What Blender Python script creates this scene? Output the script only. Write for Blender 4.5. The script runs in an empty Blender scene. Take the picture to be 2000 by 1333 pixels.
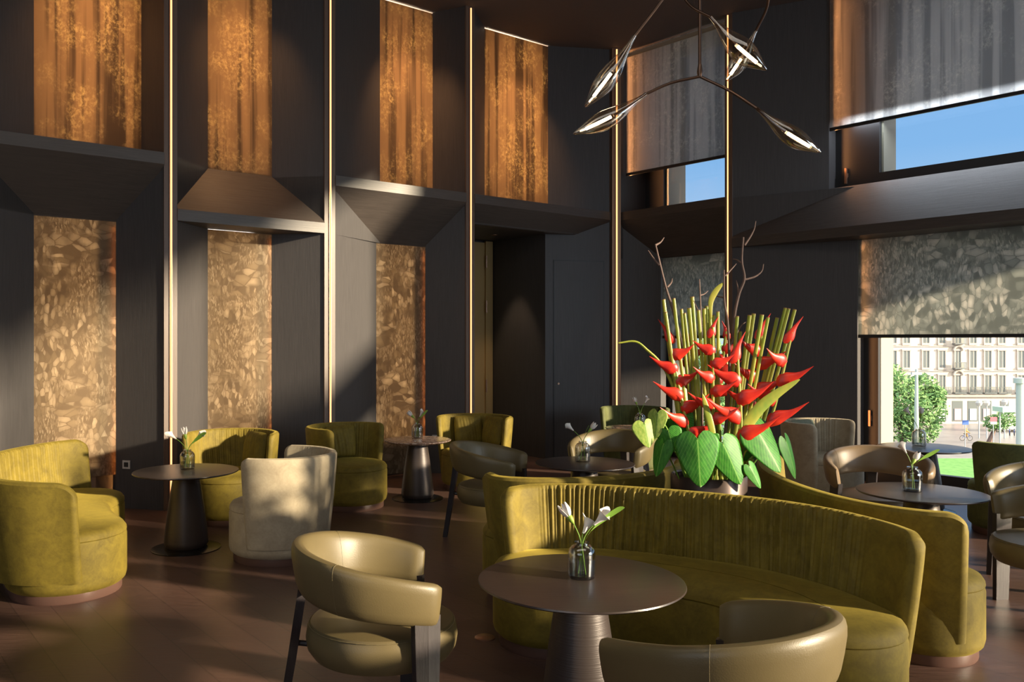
import bpy, bmesh, math, random
from mathutils import Vector, Matrix
random.seed(7)
C = bpy.context.scene.collection
PI = math.pi
R = math.radians
# ---------------------------------------------------------------- camera
F = 1650.0; PX = 880.0; HY = 667.0; HC = 1.6
cam = bpy.data.cameras.new('camera'); co = bpy.data.objects.new('camera', cam); C.objects.link(co)
cam.sensor_width = 36; cam.lens = F/2000*36; cam.shift_x = (1000-PX)/2000; cam.shift_y = 0
cam.clip_end = 2000; cam.clip_start = 0.05
co.location = (0, 0, HC); co.rotation_euler = (PI/2, 0, 0)
bpy.context.scene.camera = co
# ---------------------------------------------------------------- view, sky, sun
sc = bpy.context.scene
sc.view_settings.view_transform = 'Standard'
try: sc.view_settings.look = 'None'
except Exception: pass
sc.view_settings.gamma = 1; sc.view_settings.use_curve_mapping = False
sc.view_settings.exposure = 0.18
w = bpy.data.worlds.new('sky'); sc.world = w; w.use_nodes = True
nt = w.node_tree; bg = nt.nodes['Background']
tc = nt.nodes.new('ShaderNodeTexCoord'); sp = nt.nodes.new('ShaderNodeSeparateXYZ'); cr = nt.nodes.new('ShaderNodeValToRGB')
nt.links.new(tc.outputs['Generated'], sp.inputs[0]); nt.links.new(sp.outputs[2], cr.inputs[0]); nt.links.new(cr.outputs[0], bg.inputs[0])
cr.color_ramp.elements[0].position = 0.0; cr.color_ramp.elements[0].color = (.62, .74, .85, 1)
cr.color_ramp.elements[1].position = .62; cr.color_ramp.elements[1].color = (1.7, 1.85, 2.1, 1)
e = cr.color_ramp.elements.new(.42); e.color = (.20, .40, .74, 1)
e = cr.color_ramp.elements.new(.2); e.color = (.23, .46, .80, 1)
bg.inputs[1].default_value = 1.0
# bright haze on the sun side of the sky (south-east, behind and right of the camera)
vm_ = nt.nodes.new('ShaderNodeVectorMath'); vm_.operation = 'DOT_PRODUCT'; vm_.inputs[1].default_value = (.25, -.96, .1)
mr_ = nt.nodes.new('ShaderNodeMapRange'); mr_.inputs['From Min'].default_value = .1; mr_.inputs['From Max'].default_value = .9; mr_.inputs['To Min'].default_value = 0; mr_.inputs['To Max'].default_value = 1
mx_ = nt.nodes.new('ShaderNodeMix'); mx_.data_type = 'RGBA'; mx_.inputs[7].default_value = (2.2, 2.1, 1.9, 1)
nt.links.new(tc.outputs['Generated'], vm_.inputs[0]); nt.links.new(vm_.outputs['Value'], mr_.inputs['Value']); nt.links.new(mr_.outputs[0], mx_.inputs[0])
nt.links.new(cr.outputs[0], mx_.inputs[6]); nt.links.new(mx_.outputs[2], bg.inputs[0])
def light(name, kind, loc, energy, color, aim=None, **k):
    l = bpy.data.lights.new(name, kind); l.energy = energy; l.color = color
    for a, v in k.items(): setattr(l, a, v)
    o = bpy.data.objects.new(name, l); C.objects.link(o); o.location = loc
    if aim is not None:
        o.rotation_euler = (Vector(aim)-Vector(loc)).to_track_quat('-Z', 'Y').to_euler()
    return o
SUN = Vector((-1, .42, -.26))
sun = light('sun', 'SUN', (20, 0, 6), 14, (1, .80, .56), angle=R(2.4))
sun.rotation_euler = SUN.to_track_quat('-Z', 'Y').to_euler()
CEIL = 5.62
# unseen soft fill lamps added overhead, behind and beside the camera
light('ceiling_wash', 'AREA', (-.5, 2.0, CEIL-.1), 100, (1, .90, .78), (-.5, 4.0, 0), shape='RECTANGLE', size=7, size_y=3.0)
light('window_daylight', 'AREA', (8.6, 1.2, 2.6), 135, (.70, .85, 1), (0, 7, 1.2), shape='RECTANGLE', size=3.5, size_y=2.6)  # fill lamp added inside the room, not a window
light('rear_daylight', 'AREA', (-3.5, -3.5, 3.0), 100, (.86, .92, 1), (0, 9, 2.2), shape='RECTANGLE', size=6, size_y=3)  # fill lamp added behind the camera, no window there

# ---------------------------------------------------------------- helpers
def tag(o, label=None, cat=None, group=None, kind=None):
    if label: o['label'] = label
    if cat: o['category'] = cat
    if group: o['group'] = group
    if kind: o['kind'] = kind
    return o
def empty(name, loc=(0, 0, 0), rz=0, label=None, cat=None, group=None, kind=None):
    o = bpy.data.objects.new(name, None); C.objects.link(o); o.location = loc; o.rotation_euler = (0, 0, rz)
    o.empty_display_size = .1
    return tag(o, label, cat, group, kind)
def mk(name, V, Fa, mat, parent=None, smooth=False):
    me = bpy.data.meshes.new(name); me.from_pydata([tuple(v) for v in V], [], Fa); me.validate(); me.update()
    bm = bmesh.new(); bm.from_mesh(me); bmesh.ops.recalc_face_normals(bm, faces=bm.faces); bm.to_mesh(me); bm.free()
    if smooth:
        for p in me.polygons: p.use_smooth = True
        try: me.set_sharp_from_angle(angle=R(38))
        except Exception: pass
    if mat:
        for m in (mat if isinstance(mat, (list, tuple)) else [mat]): me.materials.append(m)
    o = bpy.data.objects.new(name, me); C.objects.link(o)
    if parent is not None: o.parent = parent
    return o
class MB:
    def __init__(s): s.V = []; s.F = []
    def add(s, V, Fa):
        b = len(s.V); s.V += [tuple(v) for v in V]; s.F += [tuple(i+b for i in f) for f in Fa]; return s
    def quad(s, a, b, c, d): return s.add([a, b, c, d], [(0, 1, 2, 3)])
    def hexa(s, p):  # 8 corners: bottom 4, top 4
        return s.add(p, [(0, 3, 2, 1), (4, 5, 6, 7), (0, 1, 5, 4), (1, 2, 6, 5), (2, 3, 7, 6), (3, 0, 4, 7)])
    def box(s, x0, x1, y0, y1, z0, z1, T=None):
        p = [(x0, y0, z0), (x1, y0, z0), (x1, y1, z0), (x0, y1, z0), (x0, y0, z1), (x1, y0, z1), (x1, y1, z1), (x0, y1, z1)]
        if T: p = [T(*q) for q in p]
        return s.hexa(p)
    def rev(s, prof, n=32, o=(0, 0, 0), sx=1, sy=1):
        V = []; Fa = []
        for r, z in prof:
            for k in range(n):
                a = 2*PI*k/n; V.append((o[0]+r*math.cos(a)*sx, o[1]+r*math.sin(a)*sy, o[2]+z))
        for i in range(len(prof)-1):
            for k in range(n):
                k2 = (k+1) % n; Fa.append((i*n+k, i*n+k2, (i+1)*n+k2, (i+1)*n+k))
        if prof[0][0] > 1e-5: Fa.append(tuple(range(n))[::-1])
        if prof[-1][0] > 1e-5: Fa.append(tuple((len(prof)-1)*n+k for k in range(n)))
        return s.add(V, Fa)
    def tube(s, pts, rad, n=8, flat=1.0, up=None):
        pts = [Vector(p) for p in pts]; N = len(pts)
        if not isinstance(rad, (list, tuple)): rad = [rad]*N
        V = []; Fa = []; pu = Vector(up) if up else None
        for i, p in enumerate(pts):
            t = (pts[min(i+1, N-1)]-pts[max(i-1, 0)]).normalized()
            if pu is None: pu = Vector((0, 0, 1)) if abs(t.z) < .9 else Vector((1, 0, 0))
            a = pu-t*pu.dot(t)
            if a.length < 1e-4: a = t.orthogonal()
            a.normalize(); b = t.cross(a); pu = a
            for k in range(n):
                th = 2*PI*k/n; V.append(p+(a*math.cos(th)+b*math.sin(th)*flat)*rad[i])
        for i in range(N-1):
            for k in range(n):
                k2 = (k+1) % n; Fa.append((i*n+k, i*n+k2, (i+1)*n+k2, (i+1)*n+k))
        Fa.append(tuple(range(n))[::-1]); Fa.append(tuple((N-1)*n+k for k in range(n)))
        return s.add(V, Fa)
    def loft(s, rings, closed=True, caps=True):
        n = len(rings[0]); V = [v for r in rings for v in r]; Fa = []
        for i in range(len(rings)-1):
            for k in range(n if closed else n-1):
                k2 = (k+1) % n; Fa.append((i*n+k, i*n+k2, (i+1)*n+k2, (i+1)*n+k))
        if caps: Fa.append(tuple(range(n))[::-1]); Fa.append(tuple((len(rings)-1)*n+k for k in range(n)))
        return s.add(V, Fa)
    def build(s, name, mat, parent=None, smooth=False): return mk(name, s.V, s.F, mat, parent, smooth)
def spline(P, n):
    P = [Vector(p) for p in P]; Q = [P[0]*2-P[1]]+P+[P[-1]*2-P[-2]]; out = []; m = len(P)-1
    for i in range(n):
        t = i/(n-1)*m; k = min(int(t), m-1); f = t-k; a, b, c, d = Q[k:k+4]
        out.append(.5*((2*b)+(c-a)*f+(2*a-5*b+4*c-d)*f*f+(3*b-a-3*c+d)*f**3))
    return out
def even(P, n):
    P = spline(P, 200); L = [0]
    for i in range(1, 200): L.append(L[-1]+(P[i]-P[i-1]).length)
    out = []; j = 0
    for i in range(n):
        t = L[-1]*i/(n-1)
        while j < 198 and L[j+1] < t: j += 1
        f = (t-L[j])/max(1e-9, L[j+1]-L[j]); out.append(P[j].lerp(P[j+1], f))
    return out, L[-1]
def px(u, v, Y): return Vector(((u-PX)/F*Y, Y, HC-(v-HY)/F*Y))

# ---------------------------------------------------------------- materials
def mat(name, col=(.5, .5, .5), rough=.5, metal=0, **k):
    m = bpy.data.materials.new(name); m.use_nodes = True; b = m.node_tree.nodes['Principled BSDF']
    b.inputs['Base Color'].default_value = (*col, 1); b.inputs['Roughness'].default_value = rough; b.inputs['Metallic'].default_value = metal
    for a, v in k.items():
        a = a.replace('_', ' ')
        b.inputs[a].default_value = (*v, 1) if isinstance(v, tuple) else v
    return m
def N(m, t, **k):
    n = m.node_tree.nodes.new(t)
    for a, v in k.items(): setattr(n, a, v)
    return n
def L(m, a, b): m.node_tree.links.new(a, b)
def coords(m, scale=(1, 1, 1), rot=(0, 0, 0), src='Object'):
    t = N(m, 'ShaderNodeTexCoord'); p = N(m, 'ShaderNodeMapping'); p.inputs['Scale'].default_value = scale; p.inputs['Rotation'].default_value = rot
    L(m, t.outputs[src], p.inputs[0]); return p.outputs[0]
def noise(m, vec, scale, detail=4, rough=.6, dist=0):
    n = N(m, 'ShaderNodeTexNoise'); n.inputs['Scale'].default_value = scale; n.inputs['Detail'].default_value = detail
    n.inputs['Roughness'].default_value = rough; n.inputs['Distortion'].default_value = dist; L(m, vec, n.inputs['Vector']); return n.outputs['Fac']
def ramp(m, fac, stops):
    r = N(m, 'ShaderNodeValToRGB'); el = r.color_ramp.elements
    while len(el) < len(stops): el.new(.5)
    for e, (p, c) in zip(el, stops): e.position = p; e.color = (*c, 1) if len(c) == 3 else c
    L(m, fac, r.inputs[0]); return r.outputs[0]
def mix(m, fac, a, b, mode='MIX'):
    x = N(m, 'ShaderNodeMix', data_type='RGBA', blend_type=mode)
    for i, v in ((0, fac), (6, a), (7, b)):
        if isinstance(v, (int, float)): x.inputs[i].default_value = v
        elif isinstance(v, tuple): x.inputs[i].default_value = (*v, 1)
        else: L(m, v, x.inputs[i])
    return x.outputs[2]
def bump(m, h, s, d=.01):
    b = N(m, 'ShaderNodeBump'); b.inputs['Strength'].default_value = s; b.inputs['Distance'].default_value = d
    L(m, h, b.inputs['Height']); L(m, b.outputs[0], m.node_tree.nodes['Principled BSDF'].inputs['Normal'])
def setc(m, c): L(m, c, m.node_tree.nodes['Principled BSDF'].inputs['Base Color'])
def setr(m, c): L(m, c, m.node_tree.nodes['Principled BSDF'].inputs['Roughness'])

def wood(name, c1, c2, rough, sc=(60, 60, 2.2), bs=.25):
    m = mat(name, c1, rough); v = coords(m, sc); f = noise(m, v, 1.6, 6, .65, .4); g = noise(m, coords(m, (1, 1, 1)), 1.2, 2)
    c = ramp(m, f, [(.3, c1), (.7, c2)]); c = mix(m, g, c, tuple(x*.8 for x in c2)); setc(m, c); bump(m, f, bs, .004); return m
M = {}
M['stone2'] = mat('stone_moulding', (.50, .43, .38), .8)
M['oak'] = wood('black_stained_oak', (.040, .036, .037), (.078, .071, .071), .5)
M['oak_flat'] = wood('black_oak_horizontal_grain', (.042, .034, .030), (.092, .075, .066), .45, (2.2, 2.2, 60))
M['walnut_top'] = wood('smoked_oak_top', (.022, .015, .013), (.050, .036, .032), .32, (3, 50, 50), .12)
M['walnut_rim'] = mat('plinth_wood', (.12, .065, .05), .35)
M['leg'] = wood('dark_ash', (.012, .010, .011), (.032, .024, .026), .42)
M['column'] = mat('table_column', (.055, .042, .038), .42, .25)
v_ = coords(M['column'], (1, 1, 130)); bump(M['column'], noise(M['column'], v_, 1, 2), .5, .002)
M['base'] = mat('base_disc', (.02, .018, .017), .25, .6)
M['black'] = mat('black_frame', (.022, .021, .022), .45)
M['ceil'] = mat('ceiling_paint', (.11, .088, .08), .8)
M['copper'] = mat('copper_trim', (.45, .27, .18), .35, .8)
M['fin'] = wood('bronze_fin', (.085, .058, .045), (.13, .088, .068), .45)
M['gold'] = mat('gold_door', (.50, .34, .14), .42, .15)
M['alu'] = mat('window_jamb', (.36, .31, .23), .5)
M['bronze'] = mat('lamp_bronze', (.12, .075, .055), .32, .9)
M['plaster'] = mat('plaster', (.10, .085, .078), .9)
M['white'] = mat('white_plastic', (.6, .58, .55), .4)
def emit(name, col, s):
    m = bpy.data.materials.new(name); m.use_nodes = True; n = m.node_tree; n.nodes.clear()
    e = n.nodes.new('ShaderNodeEmission'); o = n.nodes.new('ShaderNodeOutputMaterial'); e.inputs[0].default_value = (*col, 1); e.inputs[1].default_value = s
    n.links.new(e.outputs[0], o.inputs[0]); return m
M['led'] = emit('warm_led', (1, .50, .20), 2.0)
M['fil'] = emit('filament', (1, .80, .52), 18)
M['spot'] = emit('downlight_lamp', (1, .85, .65), 12)
def glass(name, tint, gl=.1, rough=.02):
    m = bpy.data.materials.new(name); m.use_nodes = True; n = m.node_tree; n.nodes.clear()
    o = n.nodes.new('ShaderNodeOutputMaterial'); x = n.nodes.new('ShaderNodeMixShader'); t = n.nodes.new('ShaderNodeBsdfTransparent'); g = n.nodes.new('ShaderNodeBsdfGlossy')
    lw = n.nodes.new('ShaderNodeLayerWeight'); mr = n.nodes.new('ShaderNodeMapRange')
    lw.inputs[0].default_value = .35; mr.inputs['To Min'].default_value = gl*.5; mr.inputs['To Max'].default_value = min(1, gl*8)
    t.inputs[0].default_value = (*tint, 1); g.inputs['Roughness'].default_value = rough
    n.links.new(lw.outputs['Facing'], mr.inputs['Value']); n.links.new(mr.outputs[0], x.inputs[0])
    n.links.new(t.outputs[0], x.inputs[1]); n.links.new(g.outputs[0], x.inputs[2]); n.links.new(x.outputs[0], o.inputs[0]); return m
M['pane'] = glass('window_glass', (.96, .98, .98), .02, .01)
M['vase'] = glass('smoked_vase_glass', (.88, .88, .87), .10)
M['pod'] = glass('amber_smoked_glass', (.93, .82, .68), .15)
M['water'] = glass('water', (.93, .97, .94), .05)
def velvet(name, c, c2, sheen):
    m = mat(name, c, .75, 0); b = m.node_tree.nodes['Principled BSDF']
    b.inputs['Sheen Weight'].default_value = .32; b.inputs['Sheen Roughness'].default_value = .35; b.inputs['Sheen Tint'].default_value = (*sheen, 1)
    f = noise(m, coords(m), 9, 5, .65, .6); f2 = noise(m, coords(m), 70, 3)
    cc = ramp(m, f, [(.32, c), (.68, c2)]); setc(m, mix(m, .25, cc, ramp(m, f2, [(.3, c), (.7, c2)]))); bump(m, f2, .12, .004); return m
M['velvet'] = velvet('olive_velvet', (.105, .075, .005), (.215, .158, .014), (.75, .58, .10))
M['velvet_dk'] = velvet('moss_velvet', (.060, .070, .018), (.12, .13, .035), (.45, .5, .18))
M['beige'] = velvet('beige_velvet', (.32, .26, .175), (.47, .395, .275), (.9, .8, .6))
M['sage'] = velvet('sage_velvet', (.16, .18, .125), (.27, .29, .205), (.6, .65, .5))
def leather(name, c):
    m = mat(name, c, .43); b = m.node_tree.nodes['Principled BSDF']
    f = N(m, 'ShaderNodeTexVoronoi'); f.inputs['Scale'].default_value = 230; L(m, coords(m), f.inputs['Vector'])
    g = noise(m, coords(m), 5, 3); setc(m, mix(m, g, tuple(x*.82 for x in c), tuple(x*1.15 for x in c))); bump(m, f.outputs['Distance'], .08, .002)
    return m
M['leather'] = leather('olive_taupe_leather', (.128, .098, .044))
M['leather_tan'] = leather('tan_leather', (.20, .135, .075))
m = M['marble'] = mat('brown_marble', (.3, .2, .16), .2); v = coords(m); f = noise(m, v, 7, 8, .7, 1.8)
setc(m, ramp(m, f, [(.3, (.09, .05, .04)), (.46, (.30, .19, .15)), (.5, (.62, .50, .42)), (.55, (.27, .16, .12)), (.75, (.12, .07, .055))]))
m = M['floor'] = mat('dark_oak_boards', (.05, .03, .025), .38)
v = coords(m, (1, 1, 1), (0, 0, R(53))); br = N(m, 'ShaderNodeTexBrick'); br.offset = .37
br.inputs['Scale'].default_value = 1; br.inputs['Brick Width'].default_value = 1.9; br.inputs['Row Height'].default_value = .19; br.inputs['Mortar Size'].default_value = .003
br.inputs['Color1'].default_value = (.075, .040, .031, 1); br.inputs['Color2'].default_value = (.115, .062, .047, 1); br.inputs['Mortar'].default_value = (.012, .008, .007, 1)
L(m, v, br.inputs['Vector']); vg = coords(m, (3, 40, 3), (0, 0, R(53))); f = noise(m, vg, 2.0, 7, .7, .5)
setc(m, mix(m, .55, br.outputs['Color'], ramp(m, f, [(.3, (.045, .026, .021)), (.7, (.16, .09, .068))])))
setr(m, ramp(m, f, [(.2, (.26, .26, .26)), (.8, (.46, .46, .46))])); bump(m, f, .22, .004)

def pcoords(m, scale=(1, 1, 1), rot=(0, 0, 0)):   # print runs on from panel to panel
    t = N(m, 'ShaderNodeTexCoord'); oi = N(m, 'ShaderNodeObjectInfo'); ad = N(m, 'ShaderNodeVectorMath', operation='ADD'); p = N(m, 'ShaderNodeMapping')
    p.inputs['Scale'].default_value = scale; p.inputs['Rotation'].default_value = rot
    L(m, t.outputs['Object'], ad.inputs[0]); L(m, oi.outputs['Location'], ad.inputs[1]); L(m, ad.outputs[0], p.inputs[0]); return p.outputs[0]
def fabric(name, kind, dark, mid, lite, trans=.25, open_=.05, scale=1.0):
    """printed semi-transparent roller-blind fabric"""
    m = bpy.data.materials.new(name); m.use_nodes = True; n = m.node_tree; b = n.nodes['Principled BSDF']
    b.inputs['Roughness'].default_value = .85
    if kind == 'leaves':
        v = pcoords(m); wp = noise(m, v, 2.2*scale, 3); wn_ = N(m, 'ShaderNodeTexNoise'); wn_.inputs['Scale'].default_value = 3.2*scale; wn_.inputs['Detail'].default_value = 5; L(m, v, wn_.inputs['Vector'])
        vv = mix(m, .13, v, wn_.outputs['Color'])
        def layer(sc_, st, rot, seed):
            mp = N(m, 'ShaderNodeMapping'); mp.inputs['Scale'].default_value = st; mp.inputs['Rotation'].default_value = rot; mp.inputs['Location'].default_value = (seed, 2*seed, 3*seed); L(m, vv, mp.inputs[0])
            a = N(m, 'ShaderNodeTexVoronoi', feature='F1'); e_ = N(m, 'ShaderNodeTexVoronoi', feature='DISTANCE_TO_EDGE')
            for x in (a, e_): x.inputs['Scale'].default_value = sc_; L(m, mp.outputs[0], x.inputs['Vector'])
            sx = N(m, 'ShaderNodeSeparateColor'); L(m, a.outputs['Color'], sx.inputs[0])
            c_ = ramp(m, sx.outputs[0], [(.15, tuple(x*.9 for x in dark)), (.5, mid), (.85, tuple(x*.9+y*.1 for x, y in zip(lite, mid))), (.97, lite)])
            c_ = mix(m, ramp(m, a.outputs['Distance'], [(.1, (0, 0, 0)), (.7, (.45, .45, .45))]), c_, dark)
            return mix(m, ramp(m, e_.outputs['Distance'], [(.0, (1, 1, 1)), (.07, (0, 0, 0))]), c_, dark), sx.outputs[1]
        A_, ra = layer(11*scale, (1, 1, 2.1), (.5, .9, .2), 1.3); B_, rb = layer(17*scale, (2.3, 2.3, 1), (-.3, .5, .9), 4.1); C_, rc_ = layer(34*scale, (3.4, 3.4, 1), (.9, -.4, .1), 7.7)
        big = noise(m, v, 2.4*scale, 3); big2 = noise(m, v, 3.3*scale, 2, .5, .3)
        c = mix(m, ramp(m, big, [(.46, (0, 0, 0)), (.56, (1, 1, 1))]), C_, A_); c = mix(m, ramp(m, big2, [(.5, (0, 0, 0)), (.58, (1, 1, 1))]), c, B_)
        c = mix(m, .35, c, mid)
    else:
        v = pcoords(m, (1, 1, .03)); tr = noise(m, v, 3.6*scale, 4, .62, .05)
        fo = noise(m, pcoords(m, (1, 1, .8)), 30*scale, 8, .8, .2); big = noise(m, pcoords(m, (1, 1, .7)), 3.0*scale, 4, .65)
        base = mix(m, ramp(m, tr, [(.40, (1, 1, 1)), (.47, (0, 0, 0)), (.55, (.1, .1, .1)), (.60, (.9, .9, .9))]), mid, dark)
        fm = mix(m, ramp(m, fo, [(.47, (0, 0, 0)), (.66, (1, 1, 1))]), base, lite)
        c = mix(m, ramp(m, big, [(.45, (.0, .0, .0)), (.60, (.9, .9, .9))]), base, fm)
    wv = N(m, 'ShaderNodeTexWave', wave_type='BANDS', bands_direction='Z'); wv.inputs['Scale'].default_value = 90; L(m, pcoords(m), wv.inputs['Vector'])
    c = mix(m, .12, c, wv.outputs['Color'], 'MULTIPLY')
    setc(m, c)
    t = N(m, 'ShaderNodeBsdfTranslucent'); L(m, c, t.inputs[0]); x = N(m, 'ShaderNodeMixShader'); x.inputs[0].default_value = trans
    tp = N(m, 'ShaderNodeBsdfTransparent'); x2 = N(m, 'ShaderNodeMixShader'); x2.inputs[0].default_value = open_
    o = n.nodes['Material Output']; L(m, b.outputs[0], x.inputs[1]); L(m, t.outputs[0], x.inputs[2]); L(m, x.outputs[0], x2.inputs[1]); L(m, tp.outputs[0], x2.inputs[2]); L(m, x2.outputs[0], o.inputs[0])
    return m
M['forest'] = fabric('forest_print', 'forest', (.10, .066, .040), (.235, .155, .088), (.46, .34, .17), .5, .0)
M['leaves'] = fabric('leaf_print', 'leaves', (.17, .115, .07), (.30, .22, .13), (.58, .46, .31), .5, .0, .8)
M['forest_w'] = fabric('forest_screen', 'forest', (.36, .35, .34), (.58, .56, .54), (.82, .78, .70), .75, .12)
M['leaves_w'] = fabric('leaf_screen', 'leaves', (.22, .235, .22), (.52, .53, .49), (.92, .86, .78), .75, .05, .7)

# ---------------------------------------------------------------- wall frames
LD = Vector((.80, .60)); LN = Vector((-.6, .8)); P0 = Vector((-2.667, 8.0))
def LW(s, n, z): p = P0+LD*s+LN*n; return (p.x, p.y, z)
RC = Vector(LW(6.22, 0, 0)[:2]); RE = Vector((.6387, -.7694)); RN = Vector((.7694, .6387))
def RW(r, m, z): p = RC+RE*r+RN*m; return (p.x, p.y, z)
ND = .4
ZT, ZB, ZL = 3.375, 2.745, .11          # ledge band top, bottom, lip height
S0 = dict(kind='structure')
def structure(o): o['kind'] = 'structure'; return o

# floor & ceiling
b = MB(); b.add([(-12, -14, 0), (22.5, -14, 0), RW(31.6, .05, 0), RW(6.4, .05, 0), RW(5, .55, 0), RW(-.5, .55, 0), RW(-1.2, 0, 0), LW(6.2, 2.2, 0), LW(-9.4, 2.2, 0), (-12, -.5, 0)], [tuple(range(10))])
b.add([(x, y, -.3) for x, y, z in b.V[:10]], [tuple(range(10))[::-1]]); structure(b.build('floor', M['floor']))
b = MB(); b.add([(x, y, CEIL+dz) for dz in (0, .3) for x, y in ((-12.2, -14.2), (22.6, -14.2), RW(31.8, .1, 0)[:2], RW(6.2, .1, 0)[:2], RW(6.2, .9, 0)[:2], RW(-.5, .9, 0)[:2], LW(6.4, 2, 0)[:2], LW(-9.5, 2, 0)[:2], (-12.2, 4.5))], [tuple(range(9))[::-1], tuple(range(9, 18))]+[(k, (k+1) % 9, 9+(k+1) % 9, 9+k) for k in range(9)]); structure(b.build('ceiling', M['ceil']))

# left wall ------------------------------------------------------
# niches: front s0,s1 ; upper back a,b ; lower back a,b ; type
NI = [(-1.65, -.053, -1.092, -.1355, -1.092, -.372, 'down'),
      (.073, 1.645, .531, 1.238, .531, 1.238, 'up'),
      (1.775, 3.549, 2.601, 3.36, 2.551, 3.253, 'down'),
      (3.68, 6.07, 4.18, 5.29, None, 5.24, 'door')]
b = MB()
def flank(T, s0, s1, z0a, z1a, z0b, z1b, d=ND): b.quad(T(s0, 0, z0a), T(s1, d, z0b), T(s1, d, z1b), T(s0, 0, z1a))
ZR = 3.06
for (a, c, ua, ub, la, lb, ty) in NI:
    zq = 3.2 if la is None else ZB; zk = 3.1 if la is None else 2.5
    flank(LW, a, ua, zq, CEIL, zq, CEIL); flank(LW, c, ub, zq, CEIL, zq, CEIL)
    b.quad(LW(ua-.3, .95, zk), LW(ub+.3, .95, zk), LW(ub+.3, .95, CEIL), LW(ua-.3, .95, CEIL))
    if la is not None:
        flank(LW, a, la, 0, ZT-.02, 0, ZT-.02); flank(LW, c, lb, 0, ZT-.02, 0, ZT-.02)
        b.quad(LW(la-.3, .95, 0), LW(lb+.3, .95, 0), LW(lb+.3, .95, ZT-.02), LW(la-.3, .95, ZT-.02)); b.box(lb-.24*(lb-la), lb+.02, ND+.05, ND+.07, 0, ZB, LW); b.box(la-.02, lb, ND+.05, ND+.07, 0, .42, LW)
# door recess
flank(LW, 6.07, 5.24, 0, ZT-.02, 0, ZT-.02)
b.quad(LW(5.24, .4, 0), LW(5.24, 1.56, 0), LW(5.24, 1.56, ZR+.05), LW(5.24, .4, ZR+.05))
b.quad(LW(3.68, 0, 0), LW(3.68, 1.56, 0), LW(3.68, 1.56, ZT-.02), LW(3.68, 0, ZT-.02))
b.quad(LW(3.68, 1.58, 0), LW(5.24, 1.58, 0), LW(5.24, 1.58, ZR+.05), LW(3.68, 1.58, ZR+.05))
b.quad(LW(3.68, .2, ZR), LW(5.24, .4, ZR), LW(5.24, 1.58, ZR), LW(3.68, 1.58, ZR))
b.quad(LW(3.68, .2, ZR), LW(6.07, .2, ZR), LW(6.07, .2, ZT), LW(3.68, .2, ZT))
# remaining plain wall to the left and outer leaf
b.quad(LW(-1.78, 0, 0), LW(-9.3, 0, 0), LW(-9.3, 0, CEIL), LW(-1.78, 0, CEIL))
b.box(-9.5, 6.4, 1.7, 1.9, 0, CEIL, LW)
structure(b.build('wall_left', M['oak']))
# baseboard-level fins between niches
tn = 1
for s0, s1 in ((-1.78, -1.65), (-.053, .073), (1.645, 1.775), (3.549, 3.68), (6.07, 6.30)):
    f = MB().box(s0, s1, -.02, .5 if s0 < 6 else .2, 0, CEIL, LW); o = structure(f.build('trim_%d' % tn, M['fin'])); tn += 1
# ledges
def ledge(T, a, c, d, ty, z_in=None):
    g = MB()
    if ty == 'down':   # lip on top, underside slopes down to the back
        ring = [(-.03, ZT), (-.03, ZT-ZL), (d+.01, ZB), (d+.01, ZT-.01)]
    elif ty == 'up':
        ring = [(-.03, ZB+ZL), (-.03, ZB), (d+.01, ZB), (d+.01, ZT)]
    else:
        ring = [(-.03, ZT), (-.03, ZT-ZL), (.22, ZR-.01), (.4, ZR-.01), (.4, ZT-.01)]
    g.loft([[T(s, n, z) for n, z in ring] for s in (a, c)])
    return g
names = ['left end', '', '', '']
for i, (a, c, ua, ub, la, lb, ty) in enumerate(NI):
    o = structure(ledge(LW, a, c, ND, ty).build('trim_%d' % tn, M['oak_flat'])); tn += 1
# upper & lower printed panels as blinds hanging just in front of the niche backs
pos = ['far left bay', 'second bay from the left', 'third bay from the left', 'bay over the brass door']
def blind(T, a, c, n, z0, z1, m, label, group, bar=True, mb=None):
    rt = empty('roller_blind', T((a+c)/2, n, z0), 0, label, 'blind', group); bpy.context.view_layer.update()
    iv = rt.matrix_world.inverted(); TT = lambda *q: tuple(iv @ Vector(T(*q)))
    MB().box(a, c, n-.004, n+.004, z0, z1, TT).build('fabric', m, rt)
    if bar: MB().box(a, c, n-.012, n+.012, z0-.025, z0+.012, TT).build('hem_bar', mb or M['black'], rt)
    return rt
for i, (a, c, ua, ub, la, lb, ty) in enumerate(NI):
    zlo = ZT-.015
    blind(LW, ua-.02, ub+.02, ND+.008, zlo, CEIL-.01, M['forest'], 'amber forest-print fabric panel above the ledge, ' + pos[i], 'forest print panels on the left wall', False)
    if la is not None:
        blind(LW, la-.02, lb+.02, ND+.008, (.32 if i == 0 else .03), ZB-.004, M['leaves'], 'brown leaf-print fabric panel below the ledge, ' + pos[i], 'leaf print panels on the left wall', False)
# doors
d = MB().box(3.72, 5.20, 1.53, 1.57, .005, ZR-.03, LW).build('door_1', M['gold']); structure(d)
tag(d, 'tall brass-coloured door set back in the dark doorway recess')
f = MB(); f.box(5.10, 5.23, 1.50, 1.53, 0, ZR-.01, LW); f.build('door_frame', M['gold'], d)
for z in (2.75, 2.1, .95): MB().tube([LW(5.10, 1.49, z-.09), LW(5.10, 1.49, z+.09)], .012).build('hinge', M['copper'], d)
def FL(t, n, z):  # along the splayed wall beside the doorway: t 0..1 from s=5.24,n=.4 to s=6.07,n=0 ; n = offset toward room
    p = Vector((5.24+(6.07-5.24)*t, .4-.4*t)); q = Vector((-.4, -.83)).normalized()*n
    return LW(p.x+q.x, p.y+q.y, z)
d = MB().box(.14, .90, -.01, .006, .0, 2.69, FL).build('door_2', M['oak']); structure(d)
g = MB(); w_ = .008
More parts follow.
